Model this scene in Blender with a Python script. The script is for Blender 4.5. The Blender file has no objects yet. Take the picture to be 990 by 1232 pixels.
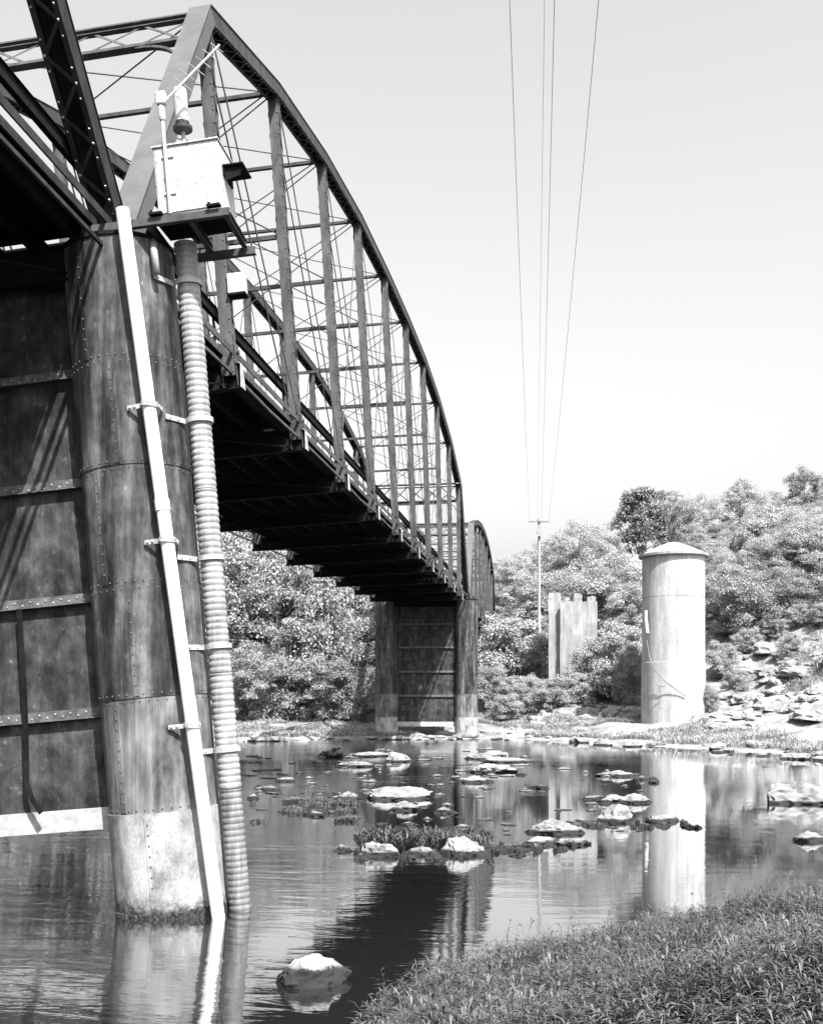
import bpy, math, random
import numpy as np
from mathutils import Vector, Matrix, noise as mn

random.seed(7)
rng = np.random.default_rng(7)
C = bpy.context.scene.collection
sc = bpy.context.scene

# ------------------------------------------------------------------ camera
# World: Y runs along the bridge, X to the right of it, Z up, water level z = 0.
F_PX, CX, HOR, VPX, EYE = 1300.0, 495.0, 834.0, 655.0, 3.65
YAW = math.atan((VPX - CX) / F_PX)
SA, CA = math.sin(YAW), math.cos(YAW)
cam_d = bpy.data.cameras.new('camera')
cam = bpy.data.objects.new('camera', cam_d)
C.objects.link(cam)
cam.location = (0, 0, EYE)
cam.rotation_euler = (math.radians(90), 0, YAW)
cam_d.sensor_fit = 'HORIZONTAL'
cam_d.sensor_width = 36
cam_d.lens = 36 * F_PX / 990
cam_d.shift_y = (HOR - 616) / 990
cam_d.clip_start = 0.05
cam_d.clip_end = 8000
sc.camera = cam

# ------------------------------------------------------------------ light
SUN = Vector((0.38, -0.60, 1.0)).normalized()
world = bpy.data.worlds.new('World')
sc.world = world
world.use_nodes = True
wn, wl = world.node_tree.nodes, world.node_tree.links
wn.clear()
sky = wn.new('ShaderNodeTexSky')
sky.sky_type = 'NISHITA'
sky.sun_disc = False
sky.sun_elevation = math.asin(SUN.z)
sky.sun_rotation = math.atan2(SUN.x, SUN.y)
sky.dust_density = 5.3
sky.air_density = 1.0
bw = wn.new('ShaderNodeSeparateColor')      # blue-sensitive black and white film: pale sky
bg = wn.new('ShaderNodeBackground')
bg.inputs['Strength'].default_value = 0.108
wo = wn.new('ShaderNodeOutputWorld')
wl.new(sky.outputs[0], bw.inputs[0])
wl.new(bw.outputs[2], bg.inputs['Color'])
wl.new(bg.outputs[0], wo.inputs[0])
sd = bpy.data.lights.new('sun', 'SUN')
sd.energy = 5.0
sd.angle = math.radians(0.53)
so = bpy.data.objects.new('sun', sd)
C.objects.link(so)
so.rotation_euler = SUN.to_track_quat('Z', 'Y').to_euler()
so.location = (20, -40, 60)
sc.view_settings.view_transform = 'Standard'
sc.view_settings.look = 'None'
sc.view_settings.gamma = 1
sc.view_settings.exposure = 1.47
sc.render.engine = 'CYCLES'
sc.cycles.max_bounces = 6
sc.cycles.diffuse_bounces = 3
sc.cycles.glossy_bounces = 3
sc.cycles.use_denoising = True
sc.cycles.caustics_reflective = False
sc.cycles.caustics_refractive = False

# ------------------------------------------------------------------ helpers
def cw(xc, z_depth, z=0.0):
    """camera-frame right / forward distances -> world"""
    return Vector((-SA * z_depth + CA * xc, CA * z_depth + SA * xc, z))

def px_depth(px, depth, z=0.0):
    return cw((px - CX) / F_PX * depth, depth, z)

def px_water(px, py):
    d = EYE * F_PX / (py - HOR)
    return px_depth(px, d), d

def tag(o, label=None, cat=None, group=None, kind=None):
    if label: o['label'] = label
    if cat: o['category'] = cat
    if group: o['group'] = group
    if kind: o['kind'] = kind
    return o

def thing(name, loc, label, cat, group=None):
    o = bpy.data.objects.new(name, None)
    o.empty_display_size = 0.3
    C.objects.link(o)
    o.location = loc
    return tag(o, label, cat, group)

def wpos(o):
    p = Vector((0, 0, 0))
    while o:
        p += o.location
        o = o.parent
    return p

class MB:
    """collects geometry in world (or pre-warp) coordinates, builds ONE mesh object"""
    def __init__(s): s.v, s.f = [], []
    def add(s, vs, fs):
        n = len(s.v)
        s.v += [tuple(v) for v in vs]
        s.f += [tuple(i + n for i in f) for f in fs]
    def box(s, a, b):
        x0, y0, z0 = a; x1, y1, z1 = b
        s.add([(x0,y0,z0),(x1,y0,z0),(x1,y1,z0),(x0,y1,z0),(x0,y0,z1),(x1,y0,z1),(x1,y1,z1),(x0,y1,z1)],
              [(0,3,2,1),(4,5,6,7),(0,1,5,4),(1,2,6,5),(2,3,7,6),(3,0,4,7)])
    def bar(s, p, q, w, h, side=(1,0,0), ou=0.0, ov=0.0):
        """box from p to q: w along `side`, h across; ou/ov shift the section"""
        p, q = Vector(p), Vector(q)
        d = (q - p).normalized()
        u = Vector(side); u = (u - d * u.dot(d)).normalized()
        v = d.cross(u)
        vs = []
        for e in (p, q):
            for a, b in ((-1,-1),(1,-1),(1,1),(-1,1)):
                vs.append(e + u * (a * w / 2 + ou) + v * (b * h / 2 + ov))
        s.add(vs, [(3,2,1,0),(4,5,6,7),(0,1,5,4),(1,2,6,5),(2,3,7,6),(3,0,4,7)])
    def tube(s, pts, r, n=8, caps=True):
        pts = [Vector(p) for p in pts]
        rs = r if isinstance(r, (list, tuple)) else [r] * len(pts)
        base = len(s.v)
        t0 = (pts[1] - pts[0]).normalized()
        ref = Vector((0, 0, 1)) if abs(t0.z) < 0.9 else Vector((1, 0, 0))
        u = (ref - t0 * ref.dot(t0)).normalized()
        for i, p in enumerate(pts):
            t = (pts[min(i + 1, len(pts) - 1)] - pts[max(i - 1, 0)]).normalized()
            u = (u - t * u.dot(t)).normalized()
            v = t.cross(u)
            for k in range(n):
                a = 2 * math.pi * k / n
                s.v.append(tuple(p + (u * math.cos(a) + v * math.sin(a)) * rs[i]))
        for i in range(len(pts) - 1):
            for k in range(n):
                a, b = base + i * n + k, base + i * n + (k + 1) % n
                s.f.append((a, b, b + n, a + n))
        if caps:
            s.f.append(tuple(base + k for k in range(n - 1, -1, -1)))
            s.f.append(tuple(base + (len(pts) - 1) * n + k for k in range(n)))
    def lathe(s, prof, c=(0, 0, 0), n=48, caps=True):
        """prof: list of (r, z)"""
        base = len(s.v)
        for r, z in prof:
            for k in range(n):
                a = 2 * math.pi * k / n
                s.v.append((c[0] + r * math.cos(a), c[1] + r * math.sin(a), c[2] + z))
        for i in range(len(prof) - 1):
            for k in range(n):
                a, b = base + i * n + k, base + i * n + (k + 1) % n
                s.f.append((a, b, b + n, a + n))
        if caps:
            s.f.append(tuple(base + k for k in range(n - 1, -1, -1)))
            s.f.append(tuple(base + (len(prof) - 1) * n + k for k in range(n)))
    def rivet(s, p, nrm, r=0.022):
        p, nrm = Vector(p), Vector(nrm).normalized()
        ref = Vector((0, 0, 1)) if abs(nrm.z) < 0.8 else Vector((1, 0, 0))
        u = (ref - nrm * ref.dot(nrm)).normalized(); v = nrm.cross(u)
        vs = []
        for k in range(6):
            a = k * math.pi / 3
            vs.append(p + (u * math.cos(a) + v * math.sin(a)) * r)
        for k in range(6):
            a = k * math.pi / 3
            vs.append(p + (u * math.cos(a) + v * math.sin(a)) * r * 0.6 + nrm * r * 0.6)
        fs = [(k, (k + 1) % 6, 6 + (k + 1) % 6, 6 + k) for k in range(6)] + [(6, 7, 8, 9, 10, 11)]
        s.add(vs, fs)
    def build(s, name, mat, parent=None, warp=None, smooth=False, kind=None, bevel=0):
        vs = [warp(Vector(v)) for v in s.v] if warp else s.v
        if parent is not None:
            o0 = wpos(parent)
            vs = [(v[0] - o0.x, v[1] - o0.y, v[2] - o0.z) for v in vs]
        me = bpy.data.meshes.new(name)
        me.from_pydata([tuple(v) for v in vs], [], s.f)
        me.validate()
        if smooth:
            me.polygons.foreach_set('use_smooth', [True] * len(me.polygons))
            if smooth == 'sharp': me.set_sharp_from_angle(angle=math.radians(25))
        me.materials.append(mat)
        o = bpy.data.objects.new(name, me)
        C.objects.link(o)
        o.parent = parent
        if kind: o['kind'] = kind
        if bevel:
            m = o.modifiers.new('bevel', 'BEVEL'); m.width = bevel; m.segments = 2; m.limit_method = 'ANGLE'
        return o

def np_mesh(name, V, Fq, mat, smooth=False):
    me = bpy.data.meshes.new(name)
    V = np.asarray(V, dtype=np.float32); Fq = np.asarray(Fq, dtype=np.int32)
    me.vertices.add(len(V)); me.vertices.foreach_set('co', V.ravel())
    k = Fq.shape[1]
    me.loops.add(Fq.size); me.loops.foreach_set('vertex_index', Fq.ravel())
    me.polygons.add(len(Fq))
    me.polygons.foreach_set('loop_start', np.arange(0, Fq.size, k, dtype=np.int32))
    me.polygons.foreach_set('use_smooth', np.full(len(Fq), smooth))
    me.update(calc_edges=True); me.validate()
    me.materials.append(mat)
    return me

def put(name, me, parent=None, loc=(0, 0, 0)):
    o = bpy.data.objects.new(name, me)
    C.objects.link(o); o.parent = parent; o.location = loc
    return o

# ------------------------------------------------------------------ materials (a black and white world: greys only)
def grey(v): return (v, v, v, 1)

def mat_base(name, rough=0.7, spec=0.3, metallic=0.0):
    m = bpy.data.materials.new(name); m.use_nodes = True
    b = m.node_tree.nodes['Principled BSDF']
    b.inputs['Roughness'].default_value = rough
    b.inputs['Specular IOR Level'].default_value = spec
    b.inputs['Metallic'].default_value = metallic
    return m, m.node_tree.nodes, m.node_tree.links, b

def noisy(name, lo, hi, scale=(6, 6, 6), detail=6, rough=0.7, spec=0.3, bump=0.0, bscale=30, p0=0.35, p1=0.65, second=None, coords='Object'):
    """grey between lo and hi by stretched noise; `second` = (scale vec, lo, hi, p0, p1) multiplies a second layer"""
    m, n, l, b = mat_base(name, rough, spec)
    tc = n.new('ShaderNodeTexCoord')
    def layer(sc_, a, c, q0, q1, det):
        mp = n.new('ShaderNodeMapping'); mp.inputs['Scale'].default_value = sc_
        l.new(tc.outputs[coords], mp.inputs['Vector'])
        t = n.new('ShaderNodeTexNoise'); t.inputs['Scale'].default_value = 1; t.inputs['Detail'].default_value = det
        t.inputs['Roughness'].default_value = 0.65
        l.new(mp.outputs[0], t.inputs['Vector'])
        r = n.new('ShaderNodeMapRange'); r.inputs['From Min'].default_value = q0; r.inputs['From Max'].default_value = q1
        r.inputs['To Min'].default_value = a; r.inputs['To Max'].default_value = c
        l.new(t.outputs['Fac'], r.inputs['Value'])
        return r.outputs[0]
    v = layer(scale, lo, hi, p0, p1, detail)
    if second:
        for s2 in (second if isinstance(second, list) else [second]):
            v2 = layer(s2[0], s2[1], s2[2], s2[3], s2[4], 5)
            mu = n.new('ShaderNodeMath'); mu.operation = 'MULTIPLY'
            l.new(v, mu.inputs[0]); l.new(v2, mu.inputs[1]); v = mu.outputs[0]
    l.new(v, b.inputs['Base Color'])
    if bump:
        t = n.new('ShaderNodeTexNoise'); t.inputs['Scale'].default_value = bscale; t.inputs['Detail'].default_value = 6
        l.new(tc.outputs[coords], t.inputs['Vector'])
        bp = n.new('ShaderNodeBump'); bp.inputs['Strength'].default_value = bump; bp.inputs['Distance'].default_value = 0.03
        l.new(t.outputs['Fac'], bp.inputs['Height']); l.new(bp.outputs[0], b.inputs['Normal'])
    return m

M = {}
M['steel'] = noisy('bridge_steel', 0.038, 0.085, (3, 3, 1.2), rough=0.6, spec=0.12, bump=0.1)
M['plate'] = noisy('cover_plate_paint', 0.07, 0.095, (2, 2, 2), rough=0.6, spec=0.12)
M['chord'] = noisy('chord_steel', 0.03, 0.06, (3, 3, 1.2), rough=0.6, spec=0.1)  # bridge steel darkened: shade on the chord undersides put into the colour
M['shade_steel'] = noisy('shaded_span_steel', 0.016, 0.04, (3, 3, 1.2), rough=0.6, spec=0.08)  # darker copy of the bridge steel: near span's shade put into its colour
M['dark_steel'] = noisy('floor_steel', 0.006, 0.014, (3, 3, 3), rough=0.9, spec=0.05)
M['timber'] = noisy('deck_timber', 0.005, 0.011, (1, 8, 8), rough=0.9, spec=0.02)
M['pier'] = noisy('pier_plate', 0.014, 0.085, (3, 3, 0.22), rough=0.5, spec=0.14, bump=0.06, p0=0.32, p1=0.72,
                  second=[((2.2, 2.2, 0.3), 0.35, 2.2, 0.36, 0.64), ((16, 16, 0.6), 0.85, 1.15, 0.38, 0.62), ((4, 4, 3), 0.7, 1.5, 0.4, 0.68), ((9, 9, 5), 1.0, 2.2, 0.62, 0.72), ((24, 24, 12), 1.0, 4.5, 0.69, 0.76)])
M['pier_pale'] = noisy('pier_footing_plate', 0.10, 0.36, (2.2, 2.2, 1.2), rough=0.8, spec=0.2, bump=0.15, p0=0.3, p1=0.6,
                       second=((30, 30, 18), 0.75, 1.1, 0.3, 0.6))
M['web'] = noisy('diaphragm_plate', 0.014, 0.062, (3, 3, 1.1), rough=0.55, spec=0.1, bump=0.08, p0=0.3, p1=0.72,
                 second=[((1.4, 1.4, 0.8), 0.5, 1.6, 0.35, 0.65), ((16, 16, 0.9), 0.88, 1.12, 0.38, 0.62), ((3.5, 3.5, 3), 0.7, 1.5, 0.4, 0.68), ((9, 9, 6), 1.0, 2.4, 0.6, 0.72), ((24, 24, 13), 1.0, 3.6, 0.68, 0.76)])
M['pier_low'] = noisy('scoured_pier_plate', 0.035, 0.24, (1.6, 1.6, 0.7), rough=0.55, spec=0.14, bump=0.06, p0=0.32, p1=0.66,
                      second=[((9, 9, 0.4), 0.6, 1.25, 0.35, 0.65), ((22, 22, 12), 1.0, 2.4, 0.66, 0.78)])
def wet_band(m):
    n, l = m.node_tree.nodes, m.node_tree.links
    b = n['Principled BSDF']; src = b.inputs['Base Color'].links[0].from_socket
    geo = n.new('ShaderNodeNewGeometry'); sep = n.new('ShaderNodeSeparateXYZ'); l.new(geo.outputs['Position'], sep.inputs[0])
    t = n.new('ShaderNodeTexNoise'); t.inputs['Scale'].default_value = 7; t.inputs['Detail'].default_value = 8; t.inputs['Roughness'].default_value = 0.75
    l.new(geo.outputs['Position'], t.inputs['Vector'])
    a = n.new('ShaderNodeMath'); a.operation = 'MULTIPLY_ADD'; a.inputs[1].default_value = -0.9
    l.new(t.outputs['Fac'], a.inputs[0]); l.new(sep.outputs['Z'], a.inputs[2])
    w = n.new('ShaderNodeMapRange'); w.inputs[1].default_value = -0.38; w.inputs[2].default_value = -0.10
    l.new(a.outputs[0], w.inputs['Value'])
    mx = n.new('ShaderNodeMix'); mx.data_type = 'FLOAT'; mx.inputs[2].default_value = 0.025
    l.new(w.outputs[0], mx.inputs[0]); l.new(src, mx.inputs[3]); l.new(mx.outputs[0], b.inputs['Base Color'])
wet_band(M['pier_pale'])
M['stiff'] = noisy('stiffener_paint', 0.05, 0.13, (6, 6, 6), spec=0.1, rough=0.6)
M['web_pale'] = noisy('bleached_web_strip', 0.25, 0.42, (4, 4, 6), rough=0.85, spec=0.15)
M['rivet'] = noisy('rivet_heads', 0.05, 0.1, (9, 9, 9), rough=0.5)
M['rivet_bright'] = noisy('worn_rivet_heads', 0.14, 0.34, (9, 9, 9), rough=0.4, spec=0.6)
M['white_pipe'] = noisy('white_plastic', 0.78, 0.86, (4, 4, 0.5), rough=0.4, spec=0.4)
M['galv'] = noisy('galvanised_corrugated', 0.17, 0.31, (9, 9, 0.8), rough=0.5, spec=0.5, second=((1.5, 1.5, 3), 0.75, 1.1, 0.35, 0.6))
M['galv_dark'] = noisy('weathered_corrugated', 0.08, 0.2, (10, 10, 1.2), rough=0.6, spec=0.4)
M['strap'] = noisy('galvanised_strap', 0.2, 0.4, (8, 8, 8), rough=0.5, spec=0.5)
M['box_white'] = noisy('white_enamel', 0.27, 0.42, (9, 9, 3), rough=0.5, spec=0.4, p0=0.25, p1=0.45, second=((26, 26, 14), 0.45, 1.0, 0.36, 0.46))
M['black'] = noisy('black_rubber', 0.015, 0.03, (9, 9, 9), rough=0.7)
M['wire'] = noisy('wire_metal', 0.1, 0.16, (1, 1, 1), rough=0.5)
M['concrete'] = noisy('tower_concrete', 0.27, 0.42, (0.9, 0.9, 0.35), rough=0.9, spec=0.1, bump=0.15, bscale=8, p0=0.3, p1=0.65,
                      second=[((3.5, 3.5, 0.25), 0.8, 1.1, 0.35, 0.6), ((9, 9, 9), 0.75, 1.05, 0.3, 0.6)])
M['concrete_old'] = noisy('ruin_concrete', 0.2, 0.28, (0.8, 0.8, 0.3), rough=0.95, spec=0.1, bump=0.3, bscale=5,
                          second=((4, 4, 0.4), 0.7, 1.05, 0.35, 0.6))
M['bark'] = noisy('bark', 0.08, 0.2, (5, 5, 1), rough=0.95, spec=0.1)
M['pole'] = noisy('pole_wood', 0.2, 0.32, (8, 8, 0.5), rough=0.9, spec=0.1)
M['algae'] = noisy('wet_algae', 0.008, 0.04, (14, 14, 14), rough=0.6, spec=0.3, bump=0.4)

def rock_material(name, lo, hi, collar=-0.2):
    m, n, l, b = mat_base(name, 0.9, 0.15)
    geo = n.new('ShaderNodeNewGeometry'); sep = n.new('ShaderNodeSeparateXYZ')
    l.new(geo.outputs['Position'], sep.inputs[0])
    t = n.new('ShaderNodeTexNoise'); t.inputs['Scale'].default_value = 2.2; t.inputs['Detail'].default_value = 8; t.inputs['Roughness'].default_value = 0.7
    l.new(geo.outputs['Position'], t.inputs['Vector'])
    r = n.new('ShaderNodeMapRange'); r.inputs[1].default_value = 0.3; r.inputs[2].default_value = 0.62
    r.inputs[3].default_value = lo; r.inputs[4].default_value = hi
    l.new(t.outputs['Fac'], r.inputs['Value'])
    # wet, algae-covered collar at the waterline
    a = n.new('ShaderNodeMath'); a.operation = 'MULTIPLY_ADD'; a.inputs[1].default_value = collar
    l.new(t.outputs['Fac'], a.inputs[0]); l.new(sep.outputs['Z'], a.inputs[2])
    w = n.new('ShaderNodeMapRange'); w.inputs[1].default_value = -0.015; w.inputs[2].default_value = 0.025
    l.new(a.outputs[0], w.inputs['Value'])
    mx = n.new('ShaderNodeMix'); mx.data_type = 'FLOAT'; mx.inputs[2].default_value = 0.022
    l.new(w.outputs[0], mx.inputs[0]); l.new(r.outputs[0], mx.inputs[3])
    l.new(mx.outputs[0], b.inputs['Base Color'])
    bp = n.new('ShaderNodeBump'); bp.inputs['Strength'].default_value = 0.5; bp.inputs['Distance'].default_value = 0.06
    t2 = n.new('ShaderNodeTexNoise'); t2.inputs['Scale'].default_value = 9; t2.inputs['Detail'].default_value = 8
    l.new(geo.outputs['Position'], t2.inputs['Vector'])
    l.new(t2.outputs['Fac'], bp.inputs['Height']); l.new(bp.outputs[0], b.inputs['Normal'])
    return m
M['rock'] = rock_material('limestone', 0.07, 0.25)
M['rock_dark'] = rock_material('algae_covered_rock', 0.015, 0.13)

M['shoal'] = rock_material('shoal_stone', 0.07, 0.22, -0.07)
M['boulder'] = rock_material('wet_boulder', 0.07, 0.30, -0.42)

def leaf_material(name, lo, hi, trans=0.25, scale=0.5):
    m = bpy.data.materials.new(name); m.use_nodes = True
    n, l = m.node_tree.nodes, m.node_tree.links
    n.clear()
    geo = n.new('ShaderNodeNewGeometry')
    t = n.new('ShaderNodeTexNoise'); t.inputs['Scale'].default_value = scale; t.inputs['Detail'].default_value = 4
    l.new(geo.outputs['Position'], t.inputs['Vector'])
    ad = n.new('ShaderNodeMath'); ad.operation = 'MULTIPLY_ADD'; ad.inputs[1].default_value = 0.5
    l.new(geo.outputs['Random Per Island'], ad.inputs[0]); l.new(t.outputs['Fac'], ad.inputs[2])
    r = n.new('ShaderNodeMapRange'); r.inputs[1].default_value = 0.45; r.inputs[2].default_value = 1.05
    r.inputs[3].default_value = lo; r.inputs[4].default_value = hi
    l.new(ad.outputs[0], r.inputs['Value'])
    d = n.new('ShaderNodeBsdfPrincipled'); d.inputs['Roughness'].default_value = 0.5; d.inputs['Specular IOR Level'].default_value = 0.35
    tr = n.new('ShaderNodeBsdfTranslucent')
    l.new(r.outputs[0], d.inputs['Base Color']); l.new(r.outputs[0], tr.inputs['Color'])
    mx = n.new('ShaderNodeMixShader'); mx.inputs[0].default_value = trans
    l.new(d.outputs[0], mx.inputs[1]); l.new(tr.outputs[0], mx.inputs[2])
    o = n.new('ShaderNodeOutputMaterial'); l.new(mx.outputs[0], o.inputs[0])
    return m
M['leaf'] = leaf_material('leaf_mid', 0.15, 0.42, 0.35)
M['leaf_pale'] = leaf_material('leaf_pale', 0.24, 0.5, 0.38)
M['leaf_dark'] = leaf_material('leaf_dark', 0.11, 0.26)
M['grass'] = leaf_material('bank_grass', 0.005, 0.105, 0.05, 1.2)
M['weed'] = leaf_material('dry_weeds', 0.2, 0.42, 0.3, 0.6)

def ground_material():
    m, n, l, b = mat_base('river_ground', 0.95, 0.1)
    geo = n.new('ShaderNodeNewGeometry')
    t = n.new('ShaderNodeTexNoise'); t.inputs['Scale'].default_value = 0.35; t.inputs['Detail'].default_value = 10; t.inputs['Roughness'].default_value = 0.7
    l.new(geo.outputs['Position'], t.inputs['Vector'])
    r = n.new('ShaderNodeMapRange'); r.inputs[1].default_value = 0.35; r.inputs[2].default_value = 0.65
    r.inputs[3].default_value = 0.10; r.inputs[4].default_value = 0.30
    l.new(t.outputs['Fac'], r.inputs['Value'])
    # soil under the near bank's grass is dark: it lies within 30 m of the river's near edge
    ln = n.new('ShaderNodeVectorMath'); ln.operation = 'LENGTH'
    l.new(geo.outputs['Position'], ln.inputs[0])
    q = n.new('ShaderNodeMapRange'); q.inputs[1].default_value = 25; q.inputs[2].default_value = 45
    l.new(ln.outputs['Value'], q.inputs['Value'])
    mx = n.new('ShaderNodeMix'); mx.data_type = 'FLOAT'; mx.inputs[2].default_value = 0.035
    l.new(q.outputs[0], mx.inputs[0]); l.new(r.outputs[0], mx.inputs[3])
    l.new(mx.outputs[0], b.inputs['Base Color'])
    bp = n.new('ShaderNodeBump'); bp.inputs['Strength'].default_value = 0.8; bp.inputs['Distance'].default_value = 0.25
    t2 = n.new('ShaderNodeTexNoise'); t2.inputs['Scale'].default_value = 2.5; t2.inputs['Detail'].default_value = 8
    l.new(geo.outputs['Position'], t2.inputs['Vector'])
    l.new(t2.outputs['Fac'], bp.inputs['Height']); l.new(bp.outputs[0], b.inputs['Normal'])
    return m
M['ground'] = ground_material()

def water_material():
    m, n, l, b = mat_base('river_water', 0.03, 0.5)
    b.inputs['Base Color'].default_value = grey(0.012)
    b.inputs['IOR'].default_value = 1.33
    gl = n.new('ShaderNodeBsdfGlossy'); gl.inputs['Roughness'].default_value = 0.03; gl.inputs['Color'].default_value = grey(0.95)
    fr = n.new('ShaderNodeFresnel'); fr.inputs['IOR'].default_value = 1.33
    fm = n.new('ShaderNodeMath'); fm.operation = 'MULTIPLY_ADD'; fm.use_clamp = True
    fm.inputs[1].default_value = 1.7; fm.inputs[2].default_value = 0.03
    l.new(fr.outputs[0], fm.inputs[0])
    ms = n.new('ShaderNodeMixShader'); l.new(fm.outputs[0], ms.inputs[0]); l.new(b.outputs[0], ms.inputs[1]); l.new(gl.outputs[0], ms.inputs[2])
    l.new(ms.outputs[0], n['Material Output'].inputs['Surface'])
    geo = n.new('ShaderNodeNewGeometry')
    def tex(sx, sy, det, dist=0.0, rot=0.0):
        mp = n.new('ShaderNodeMapping'); mp.inputs['Scale'].default_value = (sx, sy, 1); mp.inputs['Rotation'].default_value = (0, 0, rot)
        l.new(geo.outputs['Position'], mp.inputs['Vector'])
        t = n.new('ShaderNodeTexNoise'); t.inputs['Scale'].default_value = 1; t.inputs['Detail'].default_value = det
        t.inputs['Distortion'].default_value = dist
        l.new(mp.outputs[0], t.inputs['Vector'])
        return t.outputs['Fac']
    big = tex(0.55, 1.7, 4, 0.8, 0.1)
    fine = tex(3.0, 8.0, 3, 0.4, -0.12)
    mask = tex(0.05, 0.16, 3, 0.8)
    mr = n.new('ShaderNodeMapRange'); mr.inputs[1].default_value = 0.4; mr.inputs[2].default_value = 0.65
    mr.inputs[3].default_value = 0.25; mr.inputs[4].default_value = 1.0
    l.new(mask, mr.inputs['Value'])
    # the current is livelier around the bridge pier, slack on the right-hand pool
    sep = n.new('ShaderNodeSeparateXYZ'); l.new(geo.outputs['Position'], sep.inputs[0])
    gx = n.new('ShaderNodeMapRange'); gx.inputs[1].default_value = -6; gx.inputs[2].default_value = 1
    gx.inputs[3].default_value = 0.6; gx.inputs[4].default_value = 0.16
    l.new(sep.outputs['X'], gx.inputs['Value'])
    mm = n.new('ShaderNodeMath'); mm.operation = 'MULTIPLY'
    l.new(mr.outputs[0], mm.inputs[0]); l.new(gx.outputs[0], mm.inputs[1])
    h1 = n.new('ShaderNodeMath'); h1.operation = 'MULTIPLY_ADD'; h1.inputs[1].default_value = 0.25
    l.new(fine, h1.inputs[0]); l.new(big, h1.inputs[2])
    bp = n.new('ShaderNodeBump'); bp.inputs['Distance'].default_value = 0.035
    l.new(mm.outputs[0], bp.inputs['Strength'])
    l.new(h1.outputs[0], bp.inputs['Height']); l.new(bp.outputs[0], b.inputs['Normal'])
    l.new(bp.outputs[0], gl.inputs['Normal'])
    return m
M['water'] = water_material()

# ------------------------------------------------------------------ terrain and water
def lerp_tab(x, tab):
    return float(np.interp(x, [a for a, _ in tab], [b for _, b in tab]))
FAR_SHORE = [(-90, 900), (-80, 350), (-60, 150), (-40, 105), (-20, 88), (-9, 83), (-2, 85), (4.6, 87), (9, 81), (13.2, 75), (17.3, 69),
             (20.8, 64), (35, 62), (55, 75), (80, 150), (90, 900)]
NEAR_SHORE = [(-92, 900), (-80, 40), (-65, 10), (-45, 6), (-20, 5), (-8, 6), (-4, 8.2), (0, 11.2), (5, 12.8), (11, 14), (20.8, 16),
              (35, 18), (60, 30), (80, 100), (92, 900)]
NEAR_Z = [(-3, -0.8), (-0.5, -0.25), (0, 0.0), (0.5, 0.28), (4, 0.95), (8, 1.6), (12, 1.95), (60, 3), (900, 8)]
FAR_Z_R = [(-4, -0.8), (-1, -0.15), (0, 0.0), (2, 0.2), (8, 0.65), (16, 1.2), (25, 3.0), (40, 8), (60, 15), (100, 25), (160, 34), (400, 42), (3000, 60)]
FAR_Z_L = [(-4, -0.8), (-1, -0.15), (0, 0.0), (2, 0.25), (8, 0.7), (16, 1.1), (40, 2.5), (100, 6), (400, 20), (3000, 60)]

def ground_z(x, y):
    dep = -SA * x + CA * y
    lat = CA * x + SA * y
    r = math.hypot(dep, lat)
    th = math.degrees(math.atan2(lat, dep))
    wob = mn.noise((x * 0.08, y * 0.08, 3.1)) * 2.2 + mn.noise((x * 0.35, y * 0.35, 1.7)) * 0.8
    if abs(th) > 92:
        dn = 900.0 * min(1, (abs(th) - 92) / 20 + 0.02); df = -900
    else:
        dn = lerp_tab(th, NEAR_SHORE) - r + wob * 0.12 * min(1, r / 6)
        df = r - lerp_tab(th, FAR_SHORE) + wob
    if dn > -3:
        z = lerp_tab(min(dn, 12 + r * 0.05), NEAR_Z)
    elif df > -4:
        w = min(1, max(0, (th + 4) / 10)); w = w * w * (3 - 2 * w)
        z = lerp_tab(df, FAR_Z_R) * w + lerp_tab(df, FAR_Z_L) * (1 - w)
    else:
        z = -0.8
    amp = 0.06 if r < 40 else min(1.4, 0.16 + max(0, df) * 0.02)
    if z > -0.5:
        z += amp * (mn.noise((x * 0.22, y * 0.22, 0.3)) + 0.6 * mn.noise((x * 0.7, y * 0.7, 7.3)))
    return z

def build_terrain():
    ths = list(np.arange(-180, -30, 3.0)) + list(np.arange(-30, 34, 0.3)) + list(np.arange(34, 180, 3.0))
    rs = [0.01] + list(np.arange(1.0, 20, 0.6)) + list(np.arange(20, 55, 3)) + list(np.arange(55, 125, 0.8)) + list(np.geomspace(126, 900, 26))
    V = []
    for r in rs:
        for th in ths:
            p = cw(math.sin(math.radians(th)) * r, math.cos(math.radians(th)) * r)
            V.append((p.x, p.y, ground_z(p.x, p.y)))
    n = len(ths)
    F = []
    for i in range(len(rs) - 1):
        for k in range(n):
            a, b = i * n + k, i * n + (k + 1) % n
            F.append((a, a + n, b + n, b))
    me = np_mesh('terrain', V, F, M['ground'], True)
    return tag(put('terrain', me), kind='structure')
build_terrain()
w = MB()
w.lathe([(890, -0.02), (890, 0.0)], n=64)
tag(w.build('water', M['water']), kind='structure')

# ------------------------------------------------------------------ bridge
X0 = -6.25           # right-hand truss plane at water level
SP = 6.5             # truss spacing
YP, PAN, NP = 17.7, 6.3, 11
TILT = 0.087         # the near pier has tilted upstream; the span twists back to plumb at the far pier
YF = YP + PAN * NP
def rot(p, phi):
    c, s = math.cos(phi), math.sin(phi)
    dx = p[0] - X0
    return Vector((X0 + dx * c - p[2] * s, p[1], dx * s + p[2] * c))
def twist_main(p): return rot(p, TILT * min(1, max(0, 1 - (p[1] - YP) / (YF - YP))))
def twist_near(p): return rot(p, TILT * min(1, max(0, 1 - (YP - p[1]) / (YF - YP))))
def no_twist(p): return Vector(p)
ZC = 11.46           # bottom chord level
ZPT = 11.13          # pier top

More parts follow.
